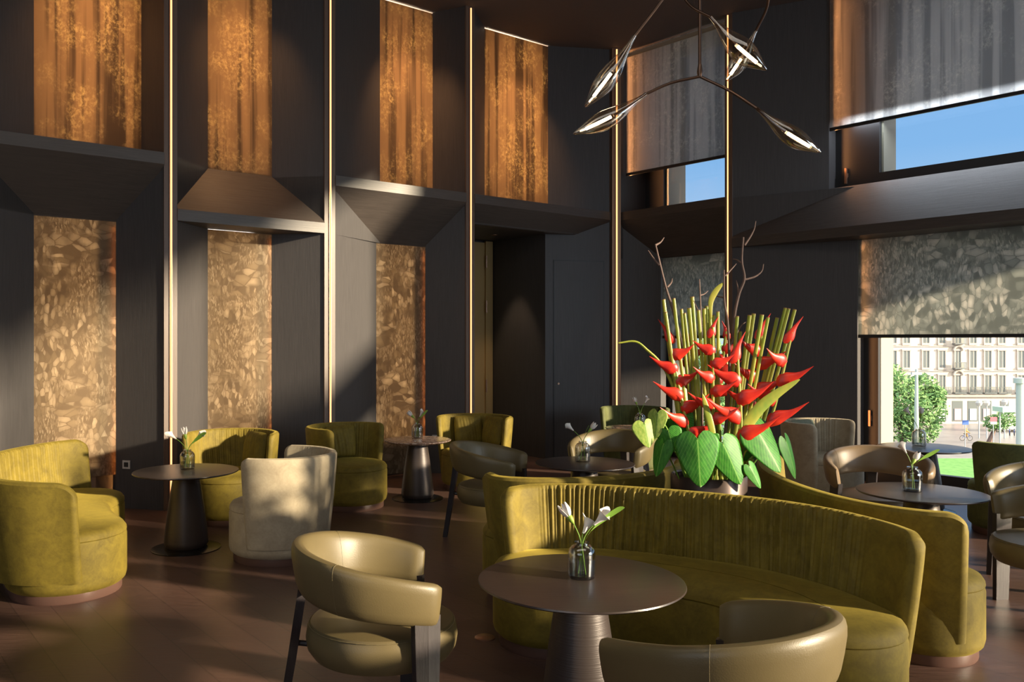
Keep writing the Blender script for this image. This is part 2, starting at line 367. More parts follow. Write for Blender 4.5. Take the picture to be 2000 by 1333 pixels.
for x0, x1, z0, z1 in ((.125, .14, 0, 2.70), (.90, .915, 0, 2.70), (.125, .915, 2.69, 2.702)): g.box(x0, x1, -.01, .0075, z0, z1, FL)
g.build('door_gap', M['black'], d)
MB().tube([FL(.2, 0, 1.02), FL(.2, .02, 1.02)], .014, 12).build('keyhole', M['copper'], d)
# door downlight
dl = empty('downlight', LW(4.755, .9, ZR-.004), 0, 'small recessed downlight in the ceiling over the brass door', 'ceiling light')
MB().rev([(.02, 0), (.045, 0), (.045, -.006), (.03, -.008), (.022, -.002)], 20).build('rim', M['copper'], dl)
MB().rev([(0.0, -.001), (.024, -.001)], 20).build('lamp', M['spot'], dl)
light('downlight_beam', 'SPOT', LW(4.755, .9, ZR-.03), 45, (1, .72, .45), LW(5.2, 1.0, 0), spot_size=R(48), spot_blend=.6, shadow_soft_size=.03)
# LED strips
def led(T, s, n, z0, z1, label, w=.007):
    rt = empty('led_strip', T(s, n, z0), 0, label, 'light strip', 'vertical light strips on the bay fins'); bpy.context.view_layer.update()
    iv = rt.matrix_world.inverted(); TT = lambda *q: tuple(iv @ Vector(T(*q)))
    MB().box(s-w*1.9, s+w*1.9, n-.006, n+.004, z0, z1, TT).build('channel', M['copper'], rt)
    MB().box(s-w, s+w, n-.014, n-.005, z0, z1, TT).build('diffuser', M['led'], rt)
led(LW, .01, -.026, .02, CEIL-.02, 'glowing vertical light strip behind the leftmost round table')
led(LW, 1.71, -.026, .02, CEIL-.02, 'glowing vertical light strip, second from the left')
led(LW, 3.615, -.026, .02, CEIL-.02, 'glowing vertical light strip beside the brass door')
led(lambda x, y, z: (2.278+x, 11.585+y, z), 0, 0, .02, CEIL-.02, 'glowing vertical light strip in the corner of the room', .009)
# outlets
for s, z in ((-.30, .42), (3.33, .42)):
    sx = lambda a, n, zz: LW(s+a, (.42*(0) + n), zz)
    rt = empty('wall_socket', LW(s, .0, z), 0, 'small square wall socket ' + ('left of the leftmost table' if s < 0 else 'behind the marble-topped table'), 'socket'); bpy.context.view_layer.update()
    iv = rt.matrix_world.inverted()
    base_n = ND*(-.053-s)/.319 if s < 0 else ND*(3.549-s)/.296
    fd = (Vector((-.319, .4)) if s < 0 else Vector((-.296, .4))).normalized(); fn = Vector((-fd.y, fd.x)); fn = -fn if fn.y > 0 else fn
    def TS(a, n, zz): q = Vector((s, base_n))+fd*a+fn*n; return tuple(iv @ Vector(LW(q.x, q.y, zz)))
    MB().box(-.04, .04, -.002, .01, z-.04, z+.04, TS).build('plate', M['white'], rt)
    MB().box(-.022, .022, .008, .013, z-.022, z+.022, TS).build('insert', M['black'], rt)
# lit windows behind the printed panels, and warm strips in their side pockets
for i, (a, c, ua, ub, la, lb, ty) in enumerate(NI):
    mu = (ua+ub)/2; wu = ub-ua
    light('panel_backlight', 'AREA', LW(mu, .86, (ZT+CEIL)/2), 260*wu, (1, .80, .56), LW(mu, 0, (ZT+CEIL)/2), shape='RECTANGLE', size=wu*.95, size_y=2.1)
    light('niche_spot', 'SPOT', LW(mu, -.25, CEIL-.06), (60, 70, 150, 150)[i], (1, .50, .20), LW(mu, .42, 4.0), spot_size=R(66), spot_blend=1, shadow_soft_size=.05)
    light('niche_spot', 'SPOT', LW(mu, .0, CEIL-.06), 60, (1, .50, .22), LW(mu, .20, 3.3), spot_size=R(30), spot_blend=1, shadow_soft_size=.05)
    if la is not None:
        ml = (la+lb)/2; wl = lb-la
        light('panel_daylight', 'AREA', LW(ml, .88, 1.5), 120*wl, (1, .90, .77), LW(ml, 0, 1.5), shape='RECTANGLE', size=wl*.95, size_y=2.5)
        light('pocket_strip', 'AREA', LW(lb-.01, ND+.028, 1.4), 6, (1, .40, .10), LW(lb-.3, ND-.05, 1.4), shape='RECTANGLE', size=.03, size_y=2.6)

# right wall ------------------------------------------------------
b = MB()
BAY = [(.07, 1.70), (1.80, 6.2), (6.33, 10.7), (10.83, 16.2)]
# bay 1
r0, r1 = .10, 1.70; MG = .60
b.quad(RW(.0, 0, 0), RW(.44, ND, 0), RW(.44, ND, ZT-.02), RW(.0, 0, ZT-.02))      # lower left flank
b.quad(RW(.06, 0, ZB), RW(.06, MG, ZB), RW(.06, MG, CEIL), RW(.06, 0, CEIL))    # upper reveal
b.quad(RW(1.70, 0, 0), RW(1.70, MG, 0), RW(1.70, MG, CEIL), RW(1.70, 0, CEIL))
b.quad(RW(.44, ND, 0), RW(.44, MG, 0), RW(.44, MG, ZT), RW(.44, ND, ZT))
b.quad(RW(.0, ND, ZT-.03), RW(1.7, ND, ZT-.03), RW(1.7, MG, ZT-.03), RW(.0, MG, ZT-.03))
# bay 2
b.quad(RW(1.80, 0, ZB), RW(2.80, ND, ZB), RW(2.80, ND, CEIL), RW(1.80, 0, CEIL))
b.quad(RW(1.80, 0, 0), RW(3.127, ND, 0), RW(3.127, ND, ZT-.02), RW(1.80, 0, ZT-.02))
b.quad(RW(2.80, ND, ZB), RW(2.80, MG, ZB), RW(2.80, MG, CEIL), RW(2.80, ND, CEIL))
b.quad(RW(3.127, ND, 0), RW(3.127, MG, 0), RW(3.127, MG, ZT-.02), RW(3.127, ND, ZT-.02))
b.quad(RW(6.2, 0, 0), RW(6.0, MG, 0), RW(6.0, MG, CEIL), RW(6.2, 0, CEIL))
b.box(2.8, 6.0, ND, MG, ZB+.02, ZT-.03, RW)
# outer wall leaf round the openings
def leaf(a, c, z0, z1): b.box(a, c, MG+.02, MG+.30, z0, z1, RW)
leaf(-1.5, .37, -1.0, CEIL); leaf(.37, 1.75, ZB-.1, 3.46); leaf(.37, 1.75, -1, .06); leaf(1.75, 3.29, -1, CEIL)
leaf(3.29, 5.95, ZB-.1, 3.46); leaf(3.29, 5.95, -1, .10); leaf(5.95, 6.5, -1, CEIL)
leaf(5.95, 6.3, -1, CEIL)
b.box(6.12, 6.40, .02, MG+.3, -.3, CEIL, RW)
FB = [6.33+3.6*k for k in range(8)]
for k in range(7):       # bays beyond the frame: plain wall with a tall lower and an upper window each
    a, c = FB[k], FB[k+1]
    b.box(a-.12, a+.12, 0, .12, -.3, CEIL, RW); b.box(a, c, 0, .12, -.3, .10, RW); b.box(a, c, 0, .12, *((2.72, 3.40) if k != 2 else (2.72, 2.80)), RW); b.box(a, c, 0, .12, 5.45, CEIL, RW)
b.box(FB[7]-.12, FB[7]+.3, 0, .12, -.3, CEIL, RW)
structure(b.build('wall_right', M['oak']))
b = MB(); b.box(2.278-.06, 2.278+.06, 11.60, 12.0, 0, CEIL); structure(b.build('trim_%d' % tn, M['copper'])); tn += 1
for s0, s1 in ((1.70, 1.80), (6.2, 6.33)):
    structure(MB().box(s0, s1, -.02, MG if s0 < 3 else .05, 0, CEIL, RW).build('trim_%d' % tn, M['fin'])); tn += 1
led(RW, 1.75, -.026, .02, CEIL-.02, 'glowing vertical light strip between the two window bays', .006)
structure(ledge(RW, -.0, 1.70, ND, 'down').build('trim_%d' % tn, M['oak_flat'])); tn += 1
structure(ledge(RW, 1.80, 6.2, ND, 'up').build('trim_%d' % tn, M['oak_flat'])); tn += 1
# unseen outside blocks added to keep sun out of the upper windows
for r_, m1 in ((6.2, 5.0), (1.9, 2.6)):
    structure(MB().box(r_-.15, r_+.15, MG+.3, m1, 2.75, 8, RW).build('trim_%d' % tn, M['stone2'])); tn += 1
# light metal reveals outside the glass
def jamb(r, z0, z1, d=.34):
    global tn
    structure(MB().box(r-.03, r+.012, MG+.02, MG+.02+d, z0, z1, RW).build('trim_%d' % tn, M['alu'])); tn += 1
jamb(.385, 3.46, CEIL, .42); jamb(3.31, 3.46, CEIL, .32); jamb(3.28, .10, 2.64, .32); jamb(.50, .06, 2.64, .4)
structure(MB().box(.10, 1.70, .06, .10, CEIL-.09, CEIL-.05, RW).build('trim_%d' % tn, M['alu'])); tn += 1
wn = 1
def window(a, c, z0, z1, fl, fb=.08, handle=None, mull=None, MG=.60):
    """a..c clear opening incl. frame; fl = width of left frame"""
    global wn
    rt = empty('window_%d' % wn, RW((a+c)/2, MG, z0), 0, kind='structure'); wn += 1; bpy.context.view_layer.update()
    iv = rt.matrix_world.inverted(); TT = lambda *q: tuple(iv @ Vector(RW(*q)))
    g = MB(); g.box(a, a+fl, MG-.04, MG+.03, z0, z1, TT); g.box(c-.08, c, MG-.04, MG+.03, z0, z1, TT)
    g.box(a, c, MG-.05, MG+.04, z0, z0+fb, TT); g.box(a, c, MG-.04, MG+.03, z1-.05, z1, TT)
    if mull: g.box(mull-.03, mull+.03, MG-.04, MG+.03, z0, z1, TT)
    g.build('window_frame', M['black'], rt)
    MB().box(a+fl-.02, c-.06, MG, MG+.008, z0+fb-.02, z1-.04, TT).build('pane', M['pane'], rt)
    if handle:
        h = MB(); h.box(handle[0]-.012, handle[0]+.012, MG-.07, MG-.045, handle[1]-.09, handle[1]+.09, TT); h.box(handle[0]-.02, handle[0]+.02, MG-.05, MG-.038, handle[1]-.03, handle[1]+.03, TT); h.build('window_handle', M['copper'], rt)
    return rt
window(.06, 1.70, ZT-.02, CEIL, .31, .12); window(.44, 1.70, .0, 2.76, .08, .14)
window(2.80, 6.0, ZT-.06, CEIL, .50, .19, (2.93, 3.52)); window(3.127, 6.0, .0, 2.76, .16, .16, (3.20, .72))
for k in range(7):
    window(FB[k]+.12, FB[k+1]-.12, .10, 2.72, .07, .08, None, None, .06); window(FB[k]+.12, FB[k+1]-.12, 3.40 if k != 2 else 2.80, 5.45, .07, .08, None, None, .06)
GW = 'screen blinds in the window bays'
blind(RW, .09, 1.69, .10, 3.915, CEIL-.02, M['forest_w'], 'grey forest-print screen blind in the narrow bay near the corner', GW)
blind(RW, 2.82, 5.98, ND-.02, 4.06, CEIL-.02, M['forest_w'], 'large grey forest-print screen blind at the upper right window', GW)
blind(RW, .46, 1.69, ND+.02, 1.66, ZB-.004, M['leaves_w'], 'leaf-print screen blind behind the branches of the flower display', GW)
blind(RW, 3.14, 5.98, ND-.0, 1.66, ZB-.004, M['leaves_w'], 'wide pale leaf-print screen blind above the street window', GW)
for r in (1.95+.95, 3.2):
    pass
light('sill_daylight', 'AREA', RW(4.3, .52, 4.12), 22, (.78, .88, 1), RW(4.3, .05, 2.9), shape='RECTANGLE', size=2.6, size_y=.12)  # lamp added out of sight behind the blind to brighten the ledge
light('reveal_led', 'AREA', RW(2.86, ND+.05, 4.6), 5, (1, .42, .15), RW(3.6, ND+.03, 4.6), shape='RECTANGLE', size=.04, size_y=2.0)
light('reveal_led', 'AREA', RW(3.17, ND+.05, 1.4), 4.5, (1, .42, .15), RW(3.6, ND+.03, 1.4), shape='RECTANGLE', size=.04, size_y=2.6)
light('reveal_led', 'AREA', RW(.1, .18, 4.5), 7, (1, .42, .15), RW(.8, .14, 4.5), shape='RECTANGLE', size=.04, size_y=2.2)
# walls out of the frame closing the room
b = MB(); b.box(-12.3, -12, -14.3, 4.5, 0, CEIL); structure(b.build('wall_back_left', M['plaster']))
b = MB(); b.box(-12.3, 24, -14.3, -14, 0, CEIL); structure(b.build('wall_back', M['plaster']))

# ---------------------------------------------------------------- upholstery
def pleat(s, rnd, pitch=.028):
    return (math.sin(2*PI*s/pitch+rnd[0]+2.2*math.sin(s*9+rnd[1]))*.6+math.sin(2*PI*s/(pitch*2.3)+rnd[2]+1.5*math.sin(s*5+rnd[3]))*.6)
def seat_base(path, hw, parent, vm, name='seat', z0=.075, z1=.43, n=60, plinth=True):
    P, Ln = even([(*p[:2], 0) for p in path], n)
    ctr = []; dr = []
    nr = []
    for i in range(n):
        t = (P[min(i+1, n-1)]-P[max(i-1, 0)]).normalized(); nr.append(Vector((-t.y, t.x, 0)))
    for i in range(n): ctr.append(P[i]); dr.append(nr[i])
    a0 = math.atan2(nr[-1].y, nr[-1].x)
    for k in range(1, 18): a = a0-PI*k/18; ctr.append(P[-1]); dr.append(Vector((math.cos(a), math.sin(a), 0)))
    for i in range(n-1, -1, -1): ctr.append(P[i]); dr.append(-nr[i])
    a0 = math.atan2(-nr[0].y, -nr[0].x)
    for k in range(1, 18): a = a0-PI*k/18; ctr.append(P[0]); dr.append(Vector((math.cos(a), math.sin(a), 0)))
    def ring(ins, z): return [(c.x+d.x*(hw-ins), c.y+d.y*(hw-ins), z) for c, d in zip(ctr, dr)]
    b = MB(); prof = [(.03, z0-.02), (.008, z0), (0, z0+.03), (0, z1-.085), (.006, z1-.062), (.001, z1-.055), (.004, z1-.035), (.02, z1-.012), (.05, z1), (.12, z1+.008), (hw*.6, z1+.012), (hw-.002, z1+.012)]
    b.loft([ring(i, z) for i, z in prof], caps=False)
    o = b.build(name, vm, parent, True)
    if plinth:
        b = MB(); b.loft([ring(i, z) for i, z in [(.035, 0), (.03, .01), (.03, z0-.012), (.06, z0-.01), (hw-.002, z0-.01)]], caps=False); b.build('plinth', M['walnut_rim'], parent, True)
    return o
def backrest(path, sign, parent, vm, zr=.78, z0=.13, tilt=.085, th=.075, amp=.005, rc=.10, n=None, seed=1, flat=(.0, .0), name='backrest', inner=None, ends=(0, 0)):
    """path = rim plan points; sign=+1 when the seat is on the left of the travel direction"""
    rnd = random.Random(seed); ph = [rnd.uniform(0, 6.28) for _ in range(4)]
    P0_, Ln = even([(*p[:2], 0) for p in path], 80)
    n = n or int(Ln/.0052)
    P, Ln = even([(*p[:2], 0) for p in path], n)
    nv = 13; rings = []
    for i in range(n):
        s = Ln*i/(n-1); t = (P[min(i+2, n-1)]-P[max(i-2, 0)]).normalized(); nn = Vector((-t.y, t.x, 0))*sign  # toward seat
        de = min(s, Ln-s); e_ = ends[0] if s < Ln/2 else ends[1]
        q = max(0, 1-de/rc); zt = zr-e_*max(0, 1-de/(Ln*.5))**2-rc*(1-math.sqrt(max(0, 1-q*q)))*.9
        q2 = max(0, 1-de/.035); th_ = th*max(.12, math.sqrt(max(0, 1-q2*q2)))
        fade = min(1, max(0, (s-flat[0])/.12))*min(1, max(0, (Ln-s-flat[1])/.12))
        ring = []
        def pt(f, off):   # f 0..1 height fraction, off = offset to the seat side from the outer skin
            z = z0+(zt-z0)*f; return (P[i].x+nn.x*(tilt*(1-f)**1.25+off), P[i].y+nn.y*(tilt*(1-f)**1.25+off), z)
        mid = (th-th_)/2
        for k in range(nv): f = k/(nv-1)*.965; ring.append(pt(f, mid))
        ring.append(pt(.99, mid+th_*.16)); ring.append(pt(1.0, mid+th_*.5)); ring.append(pt(.99, mid+th_*.84))
        for k in range(nv-1, -1, -1):
            f = k/(nv-1)*.965
            a = amp*fade*pleat(s+.03*(f-.5)*math.sin(s*4+ph[0]), ph)*min(1, (f)*2.5+.15)*(.55+.45*math.sin(f*3+ph[1]+s*3)**2)
            ring.append(pt(f, mid+th_+a))
        rings.append(ring)
    b = MB(); b.loft(rings); return b.build(name, vm, parent, True)
def lounge_chair(x, y, facing, label, vm, vin=None, cushions=(), seed=1, span=108, cm=None, scale=1.0, group=None):
    rt = empty('lounge_chair', (x, y, 0), R(facing), label, 'armchair', group)
    seat_base([(-.012, 0), (.012, 0)], .355, rt, vin or vm, n=4)
    pts = [(-.0+.425*math.cos(R(180+a)), .425*math.sin(R(180+a))) for a in range(-span, span+1, 9)]
    backrest(pts, 1, rt, vm, amp=.0035, seed=seed, rc=.07, tilt=.06, th=.062, n=260, flat=(.12, .12))
    if vin and vin is not vm: pass
    for k, (a, sz) in enumerate(cushions):
        ca = R(180+a); cx, cy = .24*math.cos(ca), .24*math.sin(ca)
        wx = x+cx*math.cos(R(facing))-cy*math.sin(R(facing)); wy = y+cx*math.sin(R(facing))+cy*math.cos(R(facing))
        cushion(wx, wy, .445, R(facing)+ca+PI, sz, cm or vm, 'small pleated cushion ' + ('left' if k == 0 else 'right') + ' on ' + label if len(cushions) > 1 else 'small pleated cushion leaning in the ' + label, seed+k)
    return rt
def cushion(x, y, z, rz, sz, vm, label, seed):
    rt = empty('cushion', (x, y, z), rz, ' '.join(label.split()[:16]), 'cushion', 'small velvet cushions')
    b = MB(); nu, nv_ = 60, 26; rnd = random.Random(seed); ph = [rnd.uniform(0, 6) for _ in range(4)]; V = []
    for side in (1, -1):
        rows = []
        for j in range(nv_+1):
            for i in range(nu+1):
                a = -1+2*i/nu; c = -1+2*j/nv_
                t = .058*((1-abs(a)**2.6)*(1-abs(c)**2.6))**.5
                t += .0035*pleat(a*sz*.5+.02*c, ph, .035)*(1-abs(a)**3)*(1-abs(c)**3)
                yy = a*sz/2*(1-.05*(1-c*c)*0-.06*abs(c)**3); zz = sz/2+c*sz/2*(1-.06*abs(a)**3)
                V.append((side*t-.30*(zz-sz*.2)*.55*1.0, yy, zz))
    Fa = []; off = (nu+1)*(nv_+1)
    for sd in (0, 1):
        for j in range(nv_):
            for i in range(nu):
                k = sd*off+j*(nu+1)+i; Fa.append((k, k+1, k+nu+2, k+nu+1))
    b.add(V, Fa); o = b.build('cover', vm, rt, True)
    return rt

# ---------------------------------------------------------------- tables
def table(x, y, r, label, top=None, rt_=.13, h=.60, disc=.26, cat='table'):
    rt = empty('side_table', (x, y, 0), 0, label, cat, 'round lounge tables')
    T = top or M['walnut_top']; th = .028 if top else .022
    MB().rev([(0, h-th-.008), (r*.55, h-th-.008), (r-.05, h-th), (r-.012, h-.014), (r, h-.007), (r-.002, h-.001), (r-.008, h), (0, h)], 96).build('tabletop', T, rt, True)
    MB().rev([(.0, .02), (.150, .02), (.165, .045), (.165, .06), (.158, .14), (.135, .32), (.108, .5), (.096, h-th-.009), (0, h-th-.009)], 48).build('column', M['column'], rt, True)
    MB().rev([(0, 0), (disc, 0), (disc, .006), (disc-.02, .012), (.17, .02), (0, .02)], 64).build('foot_disc', M['base'], rt, True)
    return rt
table(.545, 3.54, .43, 'large dark round table in front of the long green sofa')
table(-2.04, 6.52, .395, 'dark round table beside the glowing strip, leftmost table')
table(-.335, 8.58, .34, 'round brown marble-topped table by the left wall', M['marble'])
table(1.10, 6.93, .405, 'dark round table behind the long green sofa', )
table(3.12, 5.60, .395, 'dark round table at the right, behind the sofa island')
table(4.46, 7.95, .40, 'round table catching daylight beside the street window')
table(2.13, 9.75, .34, 'pale marble-topped table half hidden by the pale leaves', M['marble'])

# ---------------------------------------------------------------- leather chairs
def leather_chair(x, y, facing, label, lm=None, s=1.0):
    lm = lm or M['leather']
    rt = empty('leather_armchair', (x, y, 0), R(facing), label, 'armchair', 'leather tub chairs with ring backs')
    # padded ring: plan ellipse, open toward +x
    n = 84; rings = []; A = 121
    for i in range(n):
        f = i/(n-1); a = -A+2*A*f; th = R(180+a)
        ax = .325; ay = .335; cx = ax*math.cos(th)+.03; cy = ay*math.sin(th)
        k = abs(a)/A
        if k > .62: cx += (k-.62)*.11
        zc = .675-.098*k**1.7; hh = .105-.020*k**2
        de = min(f, 1-f)*2*R(A)*.33; q = max(0, 1-de/.045); sh = max(.22, math.sqrt(max(0, 1-q*q)))
        tt = .036*sh; hh *= (.80+.20*sh)
        nx, ny = math.cos(th)/ax, math.sin(th)/ay; l = math.hypot(nx, ny); nx /= l; ny /= l
        ring = []
        for j in range(20):
            b_ = 2*PI*j/20; c_, s_ = math.cos(b_), math.sin(b_)
            rr = math.copysign(abs(c_)**.75, c_)*tt; zz = math.copysign(abs(s_)**.62, s_)*hh
            lean = zz*.16
            ring.append((cx+nx*(rr+lean), cy+ny*(rr+lean), zc+zz))
        rings.append(ring)
    MB().loft(rings).build('back_ring', lm, rt, True)
    # seams
    for i in (22, 61):
        ring = rings[i]; c0 = sum((Vector(v) for v in ring), Vector())/20
        g = MB(); g.tube([c0+(Vector(v)-c0)*1.006 for v in ring+[ring[0]]], .0009, 5); g.build('seam', M['leather_seam'], rt)
    MB().rev([(0, .30), (.21, .30), (.285, .312), (.308, .345), (.315, .385), (.309, .425), (.294, .448), (.25, .462), (.15, .470), (0, .472)], 64, (.035, 0, 0)).build('seat', lm, rt, True)
    MB().tube([(.035+.302*math.cos(2*PI*k/48), .302*math.sin(2*PI*k/48), .440) for k in range(49)], .0022, 5).build('piping', M['leather_seam'], rt)
    for sgn in (1, -1):      # wide bent blade legs at the front
        rg = []
        for z, o, wd, t in ((.0, .016, .046, .017), (.12, .010, .048, .018), (.3, .004, .052, .019), (.45, -.002, .056, .02), (.54, -.008, .058, .02)):
            cx, cy = .185, (.302+o)*sgn; tx, ty = Vector((.90, -.43*sgn)).normalized(); ox, oy = -ty*sgn*sgn, tx
            ox, oy = (.43, .90*sgn)
            rg.append([(cx+tx*wd*p+ox*t*q, cy+ty*wd*p+oy*t*q, z) for p, q in ((-1, -.8), (1, -.8), (1, .8), (0, 1.1), (-1, .8))])
        MB().loft(rg).build('leg', M['leg'], rt)
    rg = []
    for z, o, wd, t in ((.0, -.385, .026, .016), (.3, -.335, .034, .018), (.60, -.29, .045, .018)):
        rg.append([(o+t*p, wd*q, z) for p, q in ((-1, -1), (1, -.7), (1, .7), (-1, 1))])
    MB().loft(rg).build('leg', M['leg'], rt)
    MB().tube([(-.325, 0, .36), (-.20, 0, .34), (.0, 0, .31)], .012, 8).build('seat_bracket', M['leg'], rt)
    return rt
M['leather_seam'] = mat('leather_seam', (.15, .12, .06), .5)
leather_chair(-.32, 3.52, 8, 'olive leather tub chair left of the front round table, seen side-on')
leather_chair(.87, 2.66, 126, 'leather tub chair at the bottom edge with its back to the camera')
leather_chair(.33, 6.82, -14, 'olive leather tub chair beyond the long sofa, left of the dark table, facing right')
leather_chair(1.46, 7.62, 238, 'olive leather tub chair facing the camera behind the dark table and the pale leaves')
leather_chair(3.22, 6.38, 250, 'tan leather tub chair facing the camera behind the right-hand round table', M['leather_tan'])
leather_chair(4.02, 5.62, 208, 'leather tub chair cut by the right edge, the farther of two')
leather_chair(3.52, 4.88, 168, 'leather tub chair cut by the right edge, the nearer one with dark blade leg')

# ---------------------------------------------------------------- sofas of the island and left
def sofa(label, back, sign, seat, hw, seed, vm=None, **k):
    o = sum((Vector((*p, 0)) for p in seat), Vector())/len(seat)
    rt = empty('curved_sofa', (o.x, o.y, 0), 0, label, 'sofa')
    sh = lambda P: [(p[0]-o.x, p[1]-o.y) for p in P]
    seat_base(sh(seat), hw, rt, vm or M['velvet']); backrest(sh(back), sign, rt, vm or M['velvet'], seed=seed, **k)
    return rt
sofa('long curved olive velvet sofa with gathered back, nearest to the camera',
     [(.26, 4.70), (.38, 4.84), (.58, 4.90), (.86, 4.87), (1.2, 4.73), (1.55, 4.53), (1.77, 4.34), (1.93, 4.10), (2.02, 3.82), (2.03, 3.58)], -1,
     [(.53, 4.50), (.85, 4.50), (1.16, 4.35), (1.42, 4.15), (1.58, 3.90), (1.64, 3.66)], .305, 3, amp=.012, flat=(.28, .30))
sofa('curved olive velvet sofa behind the long one, its back and rounded end at the right',
     [(2.46, 4.00), (2.28, 4.08), (2.13, 4.24), (2.02, 4.50), (1.965, 4.85), (1.97, 5.25), (2.05, 5.65), (2.20, 6.02), (2.40, 6.25)], -1,
     [(2.44, 4.38), (2.33, 4.70), (2.30, 5.05), (2.34, 5.42), (2.44, 5.72)], .285, 5, amp=.005, flat=(.1, .2))
sofa('curved olive velvet sofa facing away, only its back edge seen behind the long sofa',
     [(.19, 5.36), (.27, 5.13), (.5, 5.04), (.8, 5.06), (1.1, 5.18), (1.38, 5.40), (1.58, 5.68), (1.66, 5.98)], 1,
     [(.49, 5.42), (.8, 5.45), (1.05, 5.62), (1.24, 5.86)], .285, 8, amp=.005, flat=(.1, .1))
sofa('curved olive velvet love seat at the left edge with dark wood plinth',
     [(-2.22, 5.00), (-2.55, 4.96), (-2.88, 5.10), (-3.14, 5.42), (-3.28, 5.85), (-3.30, 6.30), (-3.20, 6.72), (-3.02, 6.98)], -1,
     [(-2.46, 5.42), (-2.66, 5.72), (-2.82, 6.05), (-2.86, 6.42)], .36, 11, amp=.005, zr=.80, flat=(.3, .2), rc=.12, tilt=.1, ends=(.05, 0))
V_ = M['velvet']
lounge_chair(-1.27, 6.28, 168, 'beige velvet tub chair seen from behind, right of the leftmost table', M['beige'], M['beige'], ((-40, .32),), 2, cm=M['sage'])
lounge_chair(-1.97, 7.58, 268, 'green velvet tub chair facing the camera behind the leftmost table', V_, None, ((-40, .32),), 3)
lounge_chair(-.98, 8.20, -33, 'green velvet swivel chair left of the marble table with round drum seat', V_, None, ((38, .31), (-30, .31)), 4)
lounge_chair(.26, 9.22, 250, 'green velvet tub chair with two cushions in front of the brass door', V_, None, ((-34, .32), (34, .32)), 5)
lounge_chair(2.27, 10.42, 250, 'dark green velvet tub chair in the far corner of the room', M['velvet_dk'], None, ((-25, .33),), 6)
lounge_chair(3.83, 8.65, -52, 'sage and beige velvet tub chair by the dark bay wall near the window', M['beige'], M['beige'], ((-12, .33),), 7, cm=M['sage'])
lounge_chair(4.72, 7.02, 112, 'dark olive velvet tub chair seen from behind in front of the street window', M['velvet_dk'], None, (), 8)
# brass floor socket
fs = empty('floor_socket', (.185, 4.55, 0), 0, 'round copper floor plate at the left foot of the long sofa', 'floor socket')
MB().rev([(0, 0), (.055, 0), (.055, .004), (.05, .007), (0, .007)], 32).build('plate', M['copper'], fs, True)

